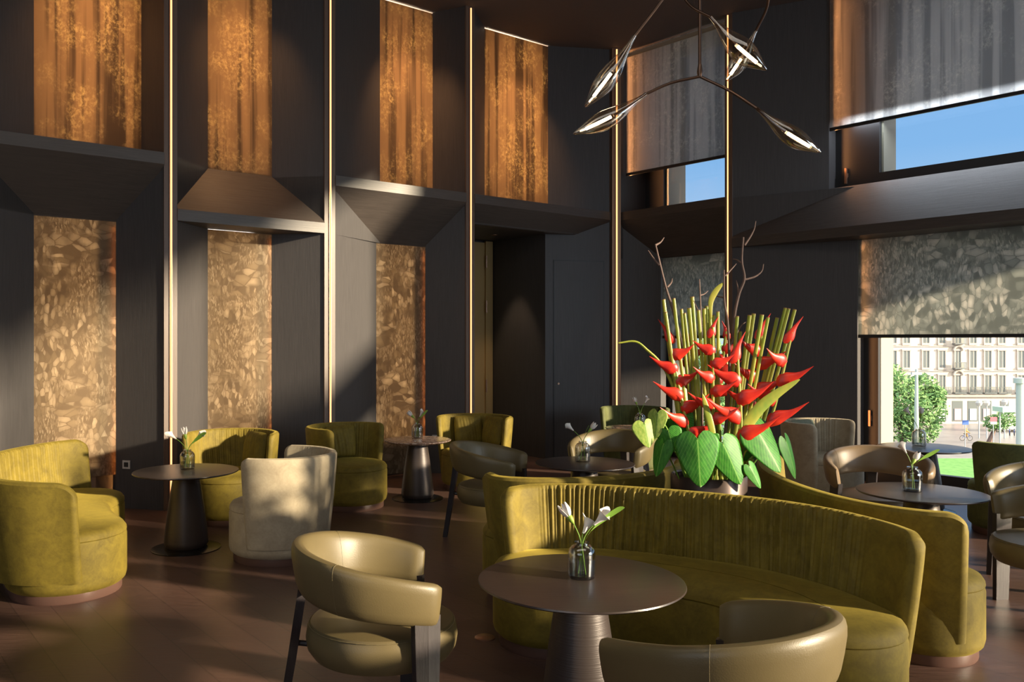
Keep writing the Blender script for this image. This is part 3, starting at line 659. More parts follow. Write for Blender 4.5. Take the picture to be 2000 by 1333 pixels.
# ---------------------------------------------------------------- bottle vases with flowers
m = M['petal'] = mat('white_petal', (.80, .74, .70), .55); m.node_tree.nodes['Principled BSDF'].inputs['Subsurface Weight'].default_value = .1
M['petal_y'] = mat('cream_petal', (.75, .70, .42), .55)
M['green'] = mat('fresh_stem', (.16, .30, .04), .5)
m = M['leaf'] = mat('anthurium_leaf', (.05, .16, .02), .3); v = coords(m, src='UV')
M['bud'] = mat('green_bud', (.25, .38, .05), .5)
def vase(x, y, z, where, tint=None, dirs=None, seed=0, s=1.0):
    rt = empty('bottle_vase', (x, y, z), 0, 'small clear bottle vase on ' + where, 'vase', 'small bottle vases'); H = .135*s; r = .051*s
    o = [(0, 0), (r*.9, 0), (r, .010), (r, H*.68), (r*.94, H*.79), (r*.72, H*.89), (r*.52, H*.93), (r*.50, H*.965), (r*.55, H)]
    i_ = [(r*.42, H), (r*.40, H*.94), (r*.64, H*.885), (r*.86, H*.785), (r*.93, H*.68), (r*.93, .016), (r*.8, .012), (0, .012)]
    MB().rev(o+i_, 40).build('bottle', M['vase'], rt, True)
    MB().rev([(0, .013), (r*.90, .014), (r*.90, H*.45), (0, H*.45)], 32).build('water', M['water'], rt, True)
    rnd = random.Random(seed)
    D = dirs or [('left-leaning', -.075, .21, 'lily'), ('upright', -.015, .235, 'bud'), ('right-leaning', .055, .205, 'lily'), ('long green', .10, .235, 'leaf')]
    for nm, dx, dz, kind in D:
        dx *= s; dz *= s
        dy = rnd.uniform(-.015, .015)
        base = (-dx*.28, -dy, .016); neck = (dx*.06, dy*.1, H*.97); tip = (dx, dy, dz)
        f = empty('cut_flower' if kind != 'leaf' else 'cut_leaf', (x, y, z), 0, nm + (' white flower' if kind != 'leaf' else ' leaf') + ' in the vase on ' + where, 'flower' if kind != 'leaf' else 'leaf', 'cut flowers in the table vases')
        P = spline([base, neck, Vector(neck).lerp(Vector(tip), .5)+Vector((0, 0, .012)), tip], 12)
        if kind == 'leaf':
            g = MB(); k = len(P); rg = []
            Q = spline([base, neck, Vector(neck).lerp(Vector(tip), .4)+Vector((0, 0, .02)), tip, Vector(tip)+Vector((dx*.35, 0, .02))], 18)
            for i, p in enumerate(Q):
                t = i/17; w_ = .0018 if t < .42 else .0018+.020*s*math.sin(PI*min(1, (t-.42)/.58))**.8
                rg.append([(p.x, p.y, p.z), (p.x+.3*w_, p.y-w_*.6, p.z+w_*.9), (p.x, p.y, p.z+.0015), (p.x-.2*w_, p.y+w_*.6, p.z-w_*.9)])
            g.loft(rg); g.build('blade', M['green'], f, True)
            continue
        MB().tube(P, .0022*s, 7).build('stem', M['green'], f, True)
        d = (P[-1]-P[-3]).normalized(); T = Matrix.Translation(P[-1]) @ d.to_track_quat('Z', 'Y').to_matrix().to_4x4()
        g = MB()
        if kind == 'lily':        # flared trumpet with a pointed tip
            rg = []
            for j in range(9):
                t = j/8; rr = .005+.025*t**1.5; row = []
                for k in range(20):
                    a = 2*PI*k/20; ex = max(0, math.cos(a))**3
                    row.append(tuple(T @ Vector((rr*math.cos(a)*(1+.75*ex*t**3), rr*math.sin(a), .075*t+.020*t*t*ex-.012*t**4*(1-ex)))))
                rg.append(row)
            g.loft(rg, caps=False); g.build('bloom', M['petal'], f, True)
            MB().tube([T @ Vector((0, 0, .004)), T @ Vector((0, 0, .04))], [.003, .0022], 6).build('spadix', M['petal_y'], f, True)
        else:                     # upright pointed petals over a green calyx
            MB().tube([T @ Vector((0, 0, q)) for q in (-.035, -.02, 0, .012)], [.003, .010, .014, .009], 10).build('calyx', M['bud'], f, True)
            for k in range(5):
                a = 2*PI*k/5+rnd.uniform(0, .5); sp_ = .010 if k else .004
                Q = [T @ Vector((sp_*.5*math.cos(a), sp_*.5*math.sin(a), 0)), T @ Vector((sp_*1.7*math.cos(a), sp_*1.7*math.sin(a), .030)), T @ Vector((sp_*2.1*math.cos(a), sp_*2.1*math.sin(a), .066))]
                Q = spline(Q, 8); MB().tube(Q, [.005, .010, .0135, .015, .014, .011, .007, .001], 8, .35, (T.to_3x3() @ Vector((-math.sin(a), math.cos(a), 0)))).build('petal', M['petal'], f, True)
    return rt
def at(u, v, Y): p = px(u, v, Y); return p.x, p.y
vase(.555, 3.57, .6, 'the front table before the long sofa', dirs=[('upright', -.045, .225, 'bud'), ('small low', .005, .165, 'lily'), ('right-leaning', .045, .20, 'lily'), ('long pointed', .12, .245, 'leaf')], seed=2, s=1.12)
vase(*at(366, 905, 6.60), .6, 'the leftmost dark table', seed=3, s=1.12)
vase(*at(815, 855, 8.68), .6, 'the marble-topped table', dirs=[('left-leaning', -.045, .20, 'bud'), ('short', .02, .19, 'lily'), ('broad upright', .07, .23, 'leaf')], seed=4, s=1.15)
vase(*at(1138, 898, 7.0), .6, 'the dark table behind the long sofa', dirs=[('left-leaning', -.06, .205, 'lily'), ('right-leaning', .055, .215, 'bud'), ('upright', .03, .22, 'leaf')], seed=5, s=1.25)
vase(*at(1782, 955, 5.62), .6, 'the right-hand round table', dirs=[('tall cream', -.03, .21, 'lily'), ('low', .015, .17, 'bud'), ('broad right-leaning', .115, .21, 'leaf')], seed=6, s=1.2)
vase(*at(1795, 872, 8.05), .6, 'the table beside the street window', dirs=[('left-leaning', -.075, .25, 'lily'), ('upright', .01, .255, 'bud'), ('right-leaning', .11, .30, 'leaf')], seed=7, s=1.2)
vase(*at(1250, 835, 9.8), .6, 'the pale marble table behind the leaves', dirs=[('left-leaning', -.04, .24, 'bud'), ('right-leaning', .05, .235, 'lily')], seed=8, s=1.2)

# ---------------------------------------------------------------- planter with the big display
PYD = 5.08; PXX = (1384-PX)/F*PYD
pl = empty('planter', (PXX, PYD, 0), 0, 'tall dark bronze cylindrical planter between the sofas', 'planter')
M['pot'] = mat('brushed_bronze_pot', (.085, .06, .052), .38, .55)
MB().rev([(0, 0), (.20, 0), (.215, .02), (.222, .5), (.222, .79), (.215, .80), (.205, .79), (.205, .70)], 64).build('pot', M['pot'], pl, True)
MB().rev([(0, .74), (.206, .74)], 48).build('soil', mat('soil', (.03, .02, .014), .95), pl)
m = M['cane'] = mat('green_cane', (.20, .27, .03), .42); f = noise(m, coords(m, (1, 1, .6)), 7, 3); setc(m, ramp(m, f, [(.3, (.16, .26, .03)), (.55, (.33, .33, .04)), (.75, (.42, .36, .06))]))
M['cane_end'] = mat('cut_cane_end', (.28, .16, .06), .7)
m = M['red'] = mat('red_bract', (.75, .035, .02), .38)
f = noise(m, coords(m), 8, 3); setc(m, ramp(m, f, [(.3, (.46, .010, .012)), (.7, (.72, .040, .012))]))
m.node_tree.nodes['Principled BSDF'].inputs['Subsurface Weight'].default_value = .08
M['twig'] = wood('bare_twig', (.09, .055, .045), (.19, .12, .10), .7, (20, 20, 6))
M['edge'] = mat('bract_tip', (.50, .50, .10), .5)
def potp(k, spread=.14): a = k*2.4; r = spread*math.sqrt((k*.37) % 1); return Vector((PXX+r*math.cos(a), PYD+r*math.sin(a)*.8, .75))
tops = [(1296, 587), (1300, 612), (1316, 585), (1331, 606), (1337, 614), (1346, 604), (1352, 582), (1364, 608), (1375, 605), (1380, 600), (1386, 606), (1402, 611), (1393, 618), (1440, 620), (1446, 650), (1464, 618), (1472, 615), (1488, 617), (1500, 622), (1518, 623), (1534, 604), (1540, 605), (1552, 607)]
for k, (u, v) in enumerate(tops):
    Y = PYD+random.uniform(-.16, .16); T = px(u, v, Y)
    bu = (1340+(u-1290)*.62) if u < 1420 else (1412+(u-1430)*.36)
    B = px(bu, 950, PYD+(Y-PYD)*.6); B.z = .75
    c = empty('cut_cane', tuple(B), 0, {0: 'leftmost and tall straight green cane in the planter', 6: 'tallest straight green cane in the left bunch', 22: 'rightmost straight green cane of the planter', 13: 'green cane at the left edge of the right bunch', 14: 'shortest green cane of the right bunch'}.get(k, 'straight green cut cane standing inside the ' + ('left' if u < 1420 else 'right') + ' bunch of the planter'), 'cane', ('left' if u < 1420 else 'right') + ' bunch of cut canes')
    Q = [p-B for p in spline([B, B.lerp(T, .5)+Vector((random.uniform(-.008, .008), 0, 0)), T], 9)]
    r_ = random.uniform(.0095, .0125)
    MB().tube(Q, [r_*1.25]+[r_]*8, 9).build('cane', M['cane'], c, True)
    e_ = (Q[-1]-Q[-2]).normalized(); MB().tube([Q[-1], Q[-1]+e_*.005], r_*1.02, 9).build('cut_end', M['cane_end'], c, True)
def bract(g, o, d, up, L_, w_):
    o = Vector(o); d = Vector(d).normalized(); up = Vector(up).normalized()
    Q = spline([o-up*L_*.30, o+d*L_*.16-up*L_*.10, o+d*L_*.58-up*L_*.0, o+d*L_+up*L_*.24], 12)
    rad = [w_*x for x in (.30, .60, .85, .97, 1.0, .86, .66, .48, .34, .22, .12, .03)]
    g.tube(Q, rad, 10, .38, up); return Q[-1]
HEL = [((1350, 870), (1303, 648), 7, .15, -.12, 'drooping red heliconia at the far left of the display'),
       ((1368, 820), (1342, 655), 6, .12, .12, 'red heliconia behind the left canes'),
       ((1392, 838), (1392, 640), 6, .13, -.16, 'red heliconia in the middle of the display'),
       ((1402, 800), (1418, 648), 6, .12, .1, 'red heliconia just left of the glowing strip'),
       ((1446, 862), (1440, 690), 4, .19, -.17, 'large red heliconia with beaks pointing left, right of centre'),
       ((1470, 800), (1488, 645), 5, .16, -.04, 'red heliconia high in the right bunch'),
       ((1500, 835), (1547, 650), 4, .17, -.1, 'rightmost red heliconia with upright top beak')]
for k, (b0, t0, nb, bl, dy, lab) in enumerate(HEL):
    Y = PYD+dy; B = px(1384+(b0[0]-1384)*.4, 900, Y); B.z = .75; A = px(*b0, Y); T = px(*t0, Y)
    h = empty('heliconia', tuple(B), 0, lab, 'flower', 'red heliconias'); MB().tube([p-B for p in spline([B, A, T], 12)], .009, 9).build('stem', M['cane'], h, True)
    ax = (T-A); up = ax.normalized()
    for j in range(nb+1):
        t = .12+.80*j/nb; o = A.lerp(T, t)-B; sd = -1 if (j+k) % 2 else 1
        d = Vector((sd, random.uniform(-.45, .1), .18)) if j < nb else up+Vector((.12*sd, 0, 0))
        g = MB(); l_ = bl*(1.2-.35*j/nb) if j < nb else bl*.8
        e_ = bract(g, o, d, up if j < nb else Vector((sd*.5, 0, .2)), l_, .040*(bl/.15)**.5*(1 if j < nb else .7))
        g.build('bract', M['red'], h, True)
def branch(label, segs, Y, r0=.010):
    B = px(*segs[0][0], Y); bz = empty('bare_branch', tuple(B), 0, label, 'branch', 'bare branches')
    for i, s_ in enumerate(segs):
        Q = [px(u, v, Y+(.0 if i == 0 else .02*j)) for j, (u, v) in enumerate(s_)]
        Q = [q-B for q in spline(Q, max(6, 5*len(s_)))]; r = r0 if i == 0 else r0*.55
        MB().tube(Q, [r*(1-.6*j/(len(Q)-1)) for j in range(len(Q))], 7).build('branch_stem' if i == 0 else 'twig', M['twig'], bz, True)
branch('tall forked bare branch at the upper left of the display', [[(1372, 935), (1345, 740), (1318, 620), (1300, 560), (1280, 478)], [(1288, 519), (1276, 505), (1266, 490)], [(1280, 480), (1290, 474), (1297, 465)], [(1303, 562), (1311, 553), (1313, 545)]], PYD+.08, .013)
branch('short bare twig among the left canes', [[(1372, 930), (1371, 740), (1369, 620), (1366, 546)], [(1367, 578), (1376, 575), (1383, 569)], [(1369, 620), (1360, 600), (1355, 588)]], PYD-.05, .009)
branch('bare branch rising in front of the glowing strip', [[(1408, 930), (1424, 760), (1422, 640), (1415, 590), (1414, 528)], [(1416, 540), (1430, 525), (1438, 516)], [(1415, 582), (1402, 580), (1390, 573)], [(1424, 680), (1446, 640), (1456, 630)]], PYD+.02, .011)
branch('tallest bare branch with three forks, right of centre', [[(1418, 935), (1428, 760), (1432, 640), (1442, 580), (1454, 545), (1449, 510), (1452, 464)], [(1454, 480), (1466, 462), (1473, 448), (1476, 433)], [(1455, 547), (1475, 541), (1488, 530), (1491, 517)], [(1448, 514), (1440, 509), (1432, 507)], [(1444, 577), (1441, 563), (1438, 549)]], PYD+.12, .013)
# arched stem and long pointed leaves
g0 = px(1355, 940, PYD-.1); st = empty('arching_stem', tuple(g0), 0, 'long yellow-green stem arching out to the left of the display', 'stem')
MB().tube([p-g0 for p in spline([px(u, v, PYD-.1) for u, v in ((1355, 940), (1335, 820), (1300, 725), (1262, 683), (1240, 668), (1208, 671))], 26)], [.012-.007*i/25 for i in range(26)], 8).build('stem', M['cane'], st, True)
def blade(label, pts, Y, w_, m_, nrm=(0, -1, .2)):
    B = px(*pts[0], Y); o = empty('long_leaf', tuple(B), 0, label, 'leaf'); Q = [q-B for q in spline([px(u, v, Y) for u, v in pts], 20)]
    rad = [w_*(.12+.88*math.sin(PI*min(1, (i/19)**.9))**.7) if 0 < i < 19 else w_*.1 for i in range(20)]
    MB().tube(Q, rad, 10, .18, (0, 0, 1)).build('blade', m_, o, True)
blade('long pointed yellow-green leaf sweeping right above the broad leaves', [(1430, 930), (1445, 860), (1478, 805), (1515, 772), (1562, 742)], PYD-.15, .035, M['cane'])
blade('folded yellow leaf hanging from the middle branch', [(1413, 553), (1398, 570), (1388, 592), (1389, 625)], PYD+.02, .018, M['cane'])
blade('short green blade among the middle canes', [(1400, 920), (1392, 850), (1380, 800), (1372, 770)], PYD-.18, .02, M['cane'])
# heart-shaped leaves
def heart_mat(name, c1, c2, vein):
    m = mat(name, c1, .5); m.node_tree.nodes['Principled BSDF'].inputs['Specular IOR Level'].default_value = .3; n = m.node_tree; u = N(m, 'ShaderNodeTexCoord'); s_ = N(m, 'ShaderNodeSeparateXYZ'); L(m, u.outputs['UV'], s_.inputs[0])
    ab = N(m, 'ShaderNodeMath', operation='ABSOLUTE'); L(m, s_.outputs[0], ab.inputs[0])
    # side veins: stripes in (y - 0.8*|x|)
    mu = N(m, 'ShaderNodeMath', operation='MULTIPLY_ADD'); L(m, ab.outputs[0], mu.inputs[0]); mu.inputs[1].default_value = -.9; L(m, s_.outputs[1], mu.inputs[2])
    fr = N(m, 'ShaderNodeMath', operation='MULTIPLY'); L(m, mu.outputs[0], fr.inputs[0]); fr.inputs[1].default_value = 7.5
    fa = N(m, 'ShaderNodeMath', operation='PINGPONG'); L(m, fr.outputs[0], fa.inputs[0]); fa.inputs[1].default_value = .5
    v1 = ramp(m, fa.outputs[0], [(.0, (1, 1, 1)), (.07, (0, 0, 0))]); v2 = ramp(m, ab.outputs[0], [(.0, (1, 1, 1)), (.022, (.9, .9, .9)), (.04, (0, 0, 0))])
    f = noise(m, u.outputs['UV'], 5, 4)
    base = ramp(m, f, [(.35, c1), (.65, c2)]); c = mix(m, v1, base, vein); c = mix(m, v2, c, vein); setc(m, c)
    return m
M['heart'] = heart_mat('glossy_green_leaf', (.018, .12, .010), (.045, .23, .018), (.16, .36, .07))
M['heart_y'] = heart_mat('variegated_leaf', (.16, .28, .04), (.36, .44, .10), (.10, .22, .03))
def heart(label, att, tip, wpx, Y, m_, dtip=0, tilt=0, fold=.25, curl=.12):
    """att / tip pixel-aimed points; dtip = depth change of the tip; tilt rotates the blade about its midrib"""
    A = px(*att, Y); T = px(*tip, Y+dtip); mid = T-A; Ln = mid.length; e1 = mid.normalized()
    side = e1.cross(Vector((0, -1, 0))).normalized(); side = (Matrix.Rotation(R(tilt), 3, e1) @ side); nrm = side.cross(e1)
    if nrm.y > 0: nrm = -nrm
    W = wpx/F*Y/2
    rt = empty('anthurium_leaf', tuple(A), 0, label, 'leaf', 'broad heart-shaped leaves'); V = []; UV = []; Fa = []; nu, nv_ = 16, 24
    for j in range(nv_+1):
        t = j/nv_; y0 = -.22+1.22*t
        # half width of heart outline at height y0
        if y0 < .12: hwid = math.sqrt(max(0, 1-((y0-.12)/.34)**2))
        else: hwid = math.cos((y0-.12)/.88*PI/2)**.72*(1-.10*math.sin(PI*(y0-.12)/.88))
        for i in range(nu+1):
            a = -1+2*i/nu; x = a*hwid
            yy = y0
            if y0 < 0 and abs(x) < .30: yy = y0*(abs(x)/.30)**.7     # notch at the stalk
            z = -fold*W*abs(x)**1.3*1.0-curl*Ln*(yy**2)+.012*W*10*.1*math.sin(9*yy+2*abs(x))
            p = e1*(yy*Ln)+side*(x*W)+nrm*z; V.append(p); UV.append((x, yy))
    for j in range(nv_):
        for i in range(nu): k = j*(nu+1)+i; Fa.append((k, k+1, k+nu+2, k+nu+1))
    o = mk('leaf_blade', V, Fa, m_, rt, True); ul = o.data.uv_layers.new(name='UVMap')
    for lp in o.data.loops: ul.data[lp.index].uv = UV[lp.vertex_index]
    sm = o.modifiers.new('thick', 'SOLIDIFY'); sm.thickness = .0015
    B = Vector((PXX+(A.x-PXX)*.45, PYD+(A.y-PYD)*.4, .78))-A
    MB().tube(spline([B, B*.5+Vector((0, 0, .05)), Vector((0, 0, 0))], 10), .0045, 7).build('stalk', M['green'], rt, True)
heart('broad glossy leaf hanging over the front of the planter', (1362, 858), (1370, 953), 88, PYD-.32, M['heart'], -.05, 6)
heart('second broad leaf hanging right of the front one', (1412, 868), (1452, 948), 74, PYD-.28, M['heart'], -.02, -12)
heart('large drooping leaf at the right of the planter', (1476, 838), (1532, 922), 84, PYD-.16, M['heart'], -.05, -28)
heart('leaf at the far right with its long tip hanging down', (1535, 862), (1562, 936), 46, PYD-.05, M['heart'], 0, -40)
heart('rounded green leaf facing the camera below the right canes', (1472, 872), (1492, 885), 70, PYD-.12, M['heart'], 0, 0)
heart('broad shaded leaf behind the left canes', (1318, 822), (1345, 868), 74, PYD-.12, M['heart'], .0, 10)
heart('pale yellow-green leaf at the upper left, edge turned to the light', (1284, 808), (1278, 858), 40, PYD-.2, M['heart_y'], -.03, 30)
heart('pale variegated leaf at the far left of the planter', (1258, 828), (1270, 875), 52, PYD-.22, M['heart_y'], -.03, -15)
heart('drooping leaf below the pale leaves at the left', (1296, 868), (1278, 932), 42, PYD-.24, M['heart'], 0, 40)
heart('small mid-green leaf left of the front leaf', (1305, 842), (1318, 884), 50, PYD-.24, M['heart'], -.02, 15)
heart('small pointed leaf hanging low at the right of the pot', (1464, 912), (1490, 955), 32, PYD-.26, M['heart'], 0, -25)
heart('small curled leaf above the front leaf', (1385, 858), (1400, 880), 40, PYD-.2, M['heart'], 0, 20)

# ---------------------------------------------------------------- chandelier
CY = 4.6
J = px(1367, 148, CY)
ch = empty('chandelier', tuple(J), 0, 'branching bronze chandelier with five glowing smoked-glass pods', 'chandelier')
def q(u, v, dy=0): return px(u, v, CY+dy)-J
def arm(name, pts, r=.009): MB().tube(spline(pts, 28), [r*(1+.0*i) for i in range(28)], 10).build(name, M['bronze'], ch, True)
arm('rod', [Vector((0, 0, CEIL-J.z)), Vector((0, 0, 1.2)), Vector((0, 0, .3)), Vector((0, 0, .0))], .0095)
MB().rev([(0, CEIL-J.z-.001), (.09, CEIL-J.z-.001), (.09, CEIL-J.z-.03), (.0, CEIL-J.z-.03)], 32).build('canopy', M['bronze'], ch, True)
MB().tube([(0, 0, .06), (0, 0, .02), (0, 0, -.008)], [.010, .016, .012], 12).build('joint', M['bronze'], ch, True)
UPJ = Vector((.0, 0, .66))
MB().tube([UPJ+Vector((0, 0, .05)), UPJ, UPJ-Vector((0, 0, .03))], [.010, .017, .010], 12).build('joint', M['bronze'], ch, True)
PODS = [((1367, 150), (1310, 163), (1262, 184), (1120, 262), 0, None, .054),
        ((1367, 150), (1425, 178), (1478, 212), (1603, 298), -.1, None, .052),
        ('up', (1290, 5), (1240, 70), (1143, 209), .10, -.12, .058),
        ('up', (1345, 8), (1388, 34), (1497, 137), -.25, .0, .062),
        ('up', (1500, 5), (1476, 62), (1417, 159), .35, .2, .050)]
for st_, md, nk, tp, dy, _, rp in PODS:
    S_ = UPJ if st_ == 'up' else q(*st_)
    if st_ == 'up':
        pk = {1290: (1335, -60), 1345: (1320, -45), 1500: (1490, -60)}[md[0]]
        arm('arm', [S_, q(*pk, dy*.4), q(*md, dy*.7), q(*nk, dy)], .008)
    else: arm('arm', [S_, q(*md, dy*.5), q(*nk, dy)], .008)
    a, t = q(*nk, dy), q(*tp, dy*1.15); ax = t-a; n = 30
    Pp = [a+ax*(i/(n-1))+Vector((0, 0, -.02*math.sin(PI*i/(n-1)))) for i in range(n)]
    prof = []
    for i in range(n):
        x = i/(n-1); prof.append(.010+(rp-.010)*math.sin(PI*min(1, max(0, (x**1.25))))**1.5*(1.0) if x < .99 else .004)
    pod = MB().tube(Pp, prof, 28).build('glass_pod', M['pod'], ch, True)
    i0, i1 = 14, 24; MB().tube([Pp[i0], Pp[i1]], .0085, 10).build('filament', M['fil'], pod, True)
    MB().tube([Pp[0], Pp[10], Pp[13]], [.008, .0035, .009], 10).build('socket', M['bronze'], pod, True)
    MB().tube([Pp[-2], Pp[-1]], [.006, .004], 8).build('tip', M['bronze'], pod, True)

# ---------------------------------------------------------------- outside: street, building, tree
GZ = -12.0
m = M['asphalt'] = mat('wet_asphalt', (.42, .40, .40), .35); f = noise(m, coords(m), .4, 5); setc(m, ramp(m, f, [(.3, (.22, .20, .20)), (.7, (.33, .31, .30))]))
m = M['grass'] = mat('lawn', (.16, .38, .08), .9); f = noise(m, coords(m), 1.5, 5); setc(m, ramp(m, f, [(.3, (.10, .27, .05)), (.7, (.20, .42, .10))]))
M['stone'] = mat('cream_stone', (.80, .68, .58), .8); f = noise(M['stone'], coords(M['stone']), .6, 4); setc(M['stone'], ramp(M['stone'], f, [(.3, (.56, .48, .41)), (.7, (.66, .58, .51))]))
M['wpane'] = mat('far_window', (.16, .18, .18), .25); M['poster'] = mat('shop_poster', (.62, .66, .72), .6); M['poster2'] = mat('pink_poster', (.66, .42, .42), .6)
structure(MB().box(-60, 260, 12.6, 300, GZ-.3, GZ).build('ground', M['asphalt']))
lw_ = MB().box(30, 76, 66, 97, GZ, GZ+.12).build('lawn', M['grass']); tag(lw_, 'green lawn below the window beyond the near tables', 'lawn', kind='stuff')
MBY = 139.0; k_ = MBY/F
bd = empty('stone_building', ((1900-PX)*k_, MBY, GZ), 0, 'cream stone building with rows of tall windows across the square', 'building')
def bx(u0, u1, v0, v1, d0=0, d1=.0):  # local coords box on the facade given in metres derived from pixel layout
    X0 = (u0-1900)*k_; X1 = (u1-1900)*k_; zt = HC-(v0-HY)*k_-GZ; zb = HC-(v1-HY)*k_-GZ
    return (X0, X1, d0, d1, zb, zt)
MB().box(*bx(1520, 2190, 500, 828.6, .0, 12)).build('wall', M['stone'], bd)
MB().box(*bx(1520, 2190, 770, 776, -.5, 0)).box(*bx(1520, 2190, 724.5, 726.5, -.2, 0)).box(*bx(1520, 2190, 676, 678, -.2, 0)).box(*bx(1520, 2190, 494, 504, -.9, 0)).build('cornice', M['stone2'], bd)
cols = [1560, 1590, 1620, 1650, 1682, 1713, 1744, 1770, 1808, 1839.5, 1870.5, 1900, 1929, 1956.5, 1994, 2022, 2050]
for (v0, v1) in ((686, 719), (734, 767), (638, 671), (590, 623), (542, 575)):
    for cu in cols:
        if cu < 1740 and v0 in (542, 590): continue
        w_ = 6 if cu != 1870.5 else 5
        o = MB(); X0, X1, d0, d1, zb, zt = bx(cu-w_, cu+w_, v0, v1, -.06, .02); o.box(X0, X1, d0, d1, zb, zt)
        wd = o.build('window', M['wpane'], bd)
        fr = MB(); fr.box(X0-.25, X1+.25, -.25, 0, zb-.35, zb); fr.box(X0-.2, X0, -.14, 0, zb, zt); fr.box(X1, X1+.2, -.14, 0, zb, zt); fr.box(X0-.3, X1+.3, -.22, 0, zt, zt+.25)
        fr.box((X0+X1)/2-.05, (X0+X1)/2+.05, -.1, 0, zb, zt); fr.build('window_surround', M['stone2'], wd)
        if v0 == 734 or cu == 1870.5:
            g = MB(); g.box(X0-.5, X1+.5, -.9, -.0, zb-.2, zb-.05)
            for t in range(11): xx = X0-.5+(X1-X0+1)*t/10; g.box(xx-.03, xx+.03, -.9, -.84, zb-.05, zb+.85)
            g.box(X0-.5, X1+.5, -.92, -.82, zb+.82, zb+.9); g.build('balcony', M['wpane'], wd)
for k, cu in enumerate((1790, 1838, 1870, 1900, 1926, 1962, 1994, 2025)):
    w_ = 10 if k not in (5, 6) else 8; X0, X1, d0, d1, zb, zt = bx(cu-w_, cu+w_, 784, 824, -.05, .02)
    sf = MB().box(X0, X1, d0, d1, zb, zt).build('shop_front', M['wpane'], bd)
    MB().box(X0+.3, X1-.3, -.12, -.06, zb+.2, zb+(zt-zb)*.62).build('poster', M['poster2'] if k % 2 == 0 else M['poster'], sf)
for cu in (1870.5,):
    for v in (686, 734):
        X0, X1, d0, d1, zb, zt = bx(cu-9, cu+9, v-6, v, -.3, 0); g = MB(); g.tube([((X0+X1)/2+(X1-X0)/2*math.cos(PI*t/12), -.2, zb+(zt-zb)*1.6*math.sin(PI*t/12)) for t in range(13)], .22, 6); g.build('arch_moulding', M['stone2'], bd)
# trees
def foliage(n, blobs, s, rnd):
    V = []; Fa = []
    for _ in range(n):
        c, r = rnd.choice(blobs); d = Vector((rnd.gauss(0, 1), rnd.gauss(0, 1), rnd.gauss(0, 1))).normalized()*r*rnd.uniform(.55, 1.05)
        p = Vector(c)+d; a = Vector((rnd.gauss(0, 1), rnd.gauss(0, 1), rnd.gauss(0, 1))).normalized(); b_ = a.orthogonal().normalized(); k = len(V); z = s*rnd.uniform(.6, 1.3)
        V += [p-a*z, p-b_*z*.5, p+a*z, p+b_*z*.5]; Fa.append((k, k+1, k+2, k+3))
    return V, Fa
m = M['treeleaf'] = mat('tree_leaves', (.14, .30, .08), .7); f = noise(m, coords(m), 1.2, 3); setc(m, ramp(m, f, [(.3, (.08, .20, .05)), (.7, (.24, .40, .14))]))
def tree(u, v, Y, blobs, n, label, s=.26, seed=1):
    B = px(u, v, Y); B.z = GZ+.1; t = empty('tree', tuple(B), 0, label, 'tree'); rnd = random.Random(seed)
    V, Fa = foliage(n, [(Vector(px(a, b_, Y+dy))-B, r) for a, b_, dy, r in blobs], s, rnd); mk('crown', V, Fa, M['treeleaf'], t)
    top = Vector(px(blobs[0][0], blobs[0][1], Y))-B; MB().tube([(0, 0, -.2), top*.5, top], [.35, .25, .1], 8).build('trunk', M['twig'], t, True)
tree(1762, 850, 108, [(1755, 780, 0, 3.2), (1735, 745, 1, 2.4), (1775, 800, -1, 3.0), (1800, 760, 1, 2.0), (1812, 800, 0, 2.4), (1825, 772, 0, 1.3), (1750, 830, 0, 3.0), (1735, 800, 1, 3), (1800, 835, -1, 2.2)], 9000, 'leafy green tree outside the street window')
tree(1930, 842, 112, [(1950, 825, 0, 1.3), (1935, 828, 0, 1.0), (1968, 820, 0, 1.2)], 1200, 'low green shrub tree before the shop fronts', .2, 4)
tree(1400, 800, 100, [(1400, 735, 0, 5), (1370, 760, 0, 4.5), (1430, 770, 0, 4.5), (1400, 800, 0, 5)], 5000, 'green tree seen through the narrow bay behind the flower display', .34, 6)
lp = px(1790, 862, 100); lp.z = GZ; lo = empty('lamp_post', tuple(lp), 0, 'tall grey lamp post in front of the tree', 'lamp post')
M['postgrey'] = mat('grey_post', (.48, .50, .52), .5)
MB().tube([(0, 0, 0), (0, 0, 4), (0, 0, HC+(HY-722)*100/F-GZ)], [.28, .24, .16], 12).build('post', M['postgrey'], lo, True); MB().box(-.6, .6, -.15, .15, 9.6, 9.9).build('lamp_head', M['postgrey'], lo)
for k, (u, v) in enumerate(((1912, 788), (1927, 788), (1962, 786))):
    B = px(u, v, 118); B.z = GZ; hgt = HC-(v-HY)*118/F-GZ
    o = empty('globe_lamp', tuple(B), 0, ('left', 'middle', 'right')[k]+' white globe street lamp before the shop fronts', 'street lamp', 'globe street lamps')
    MB().tube([(0, 0, 0), (0, 0, hgt)], .08, 8).build('post', M['postgrey'], o, True); MB().rev([(0, -.45), (.3, -.35), (.45, 0), (.3, .35), (0, .45)], 14, (0, 0, hgt)).build('globe', M['white'], o, True)
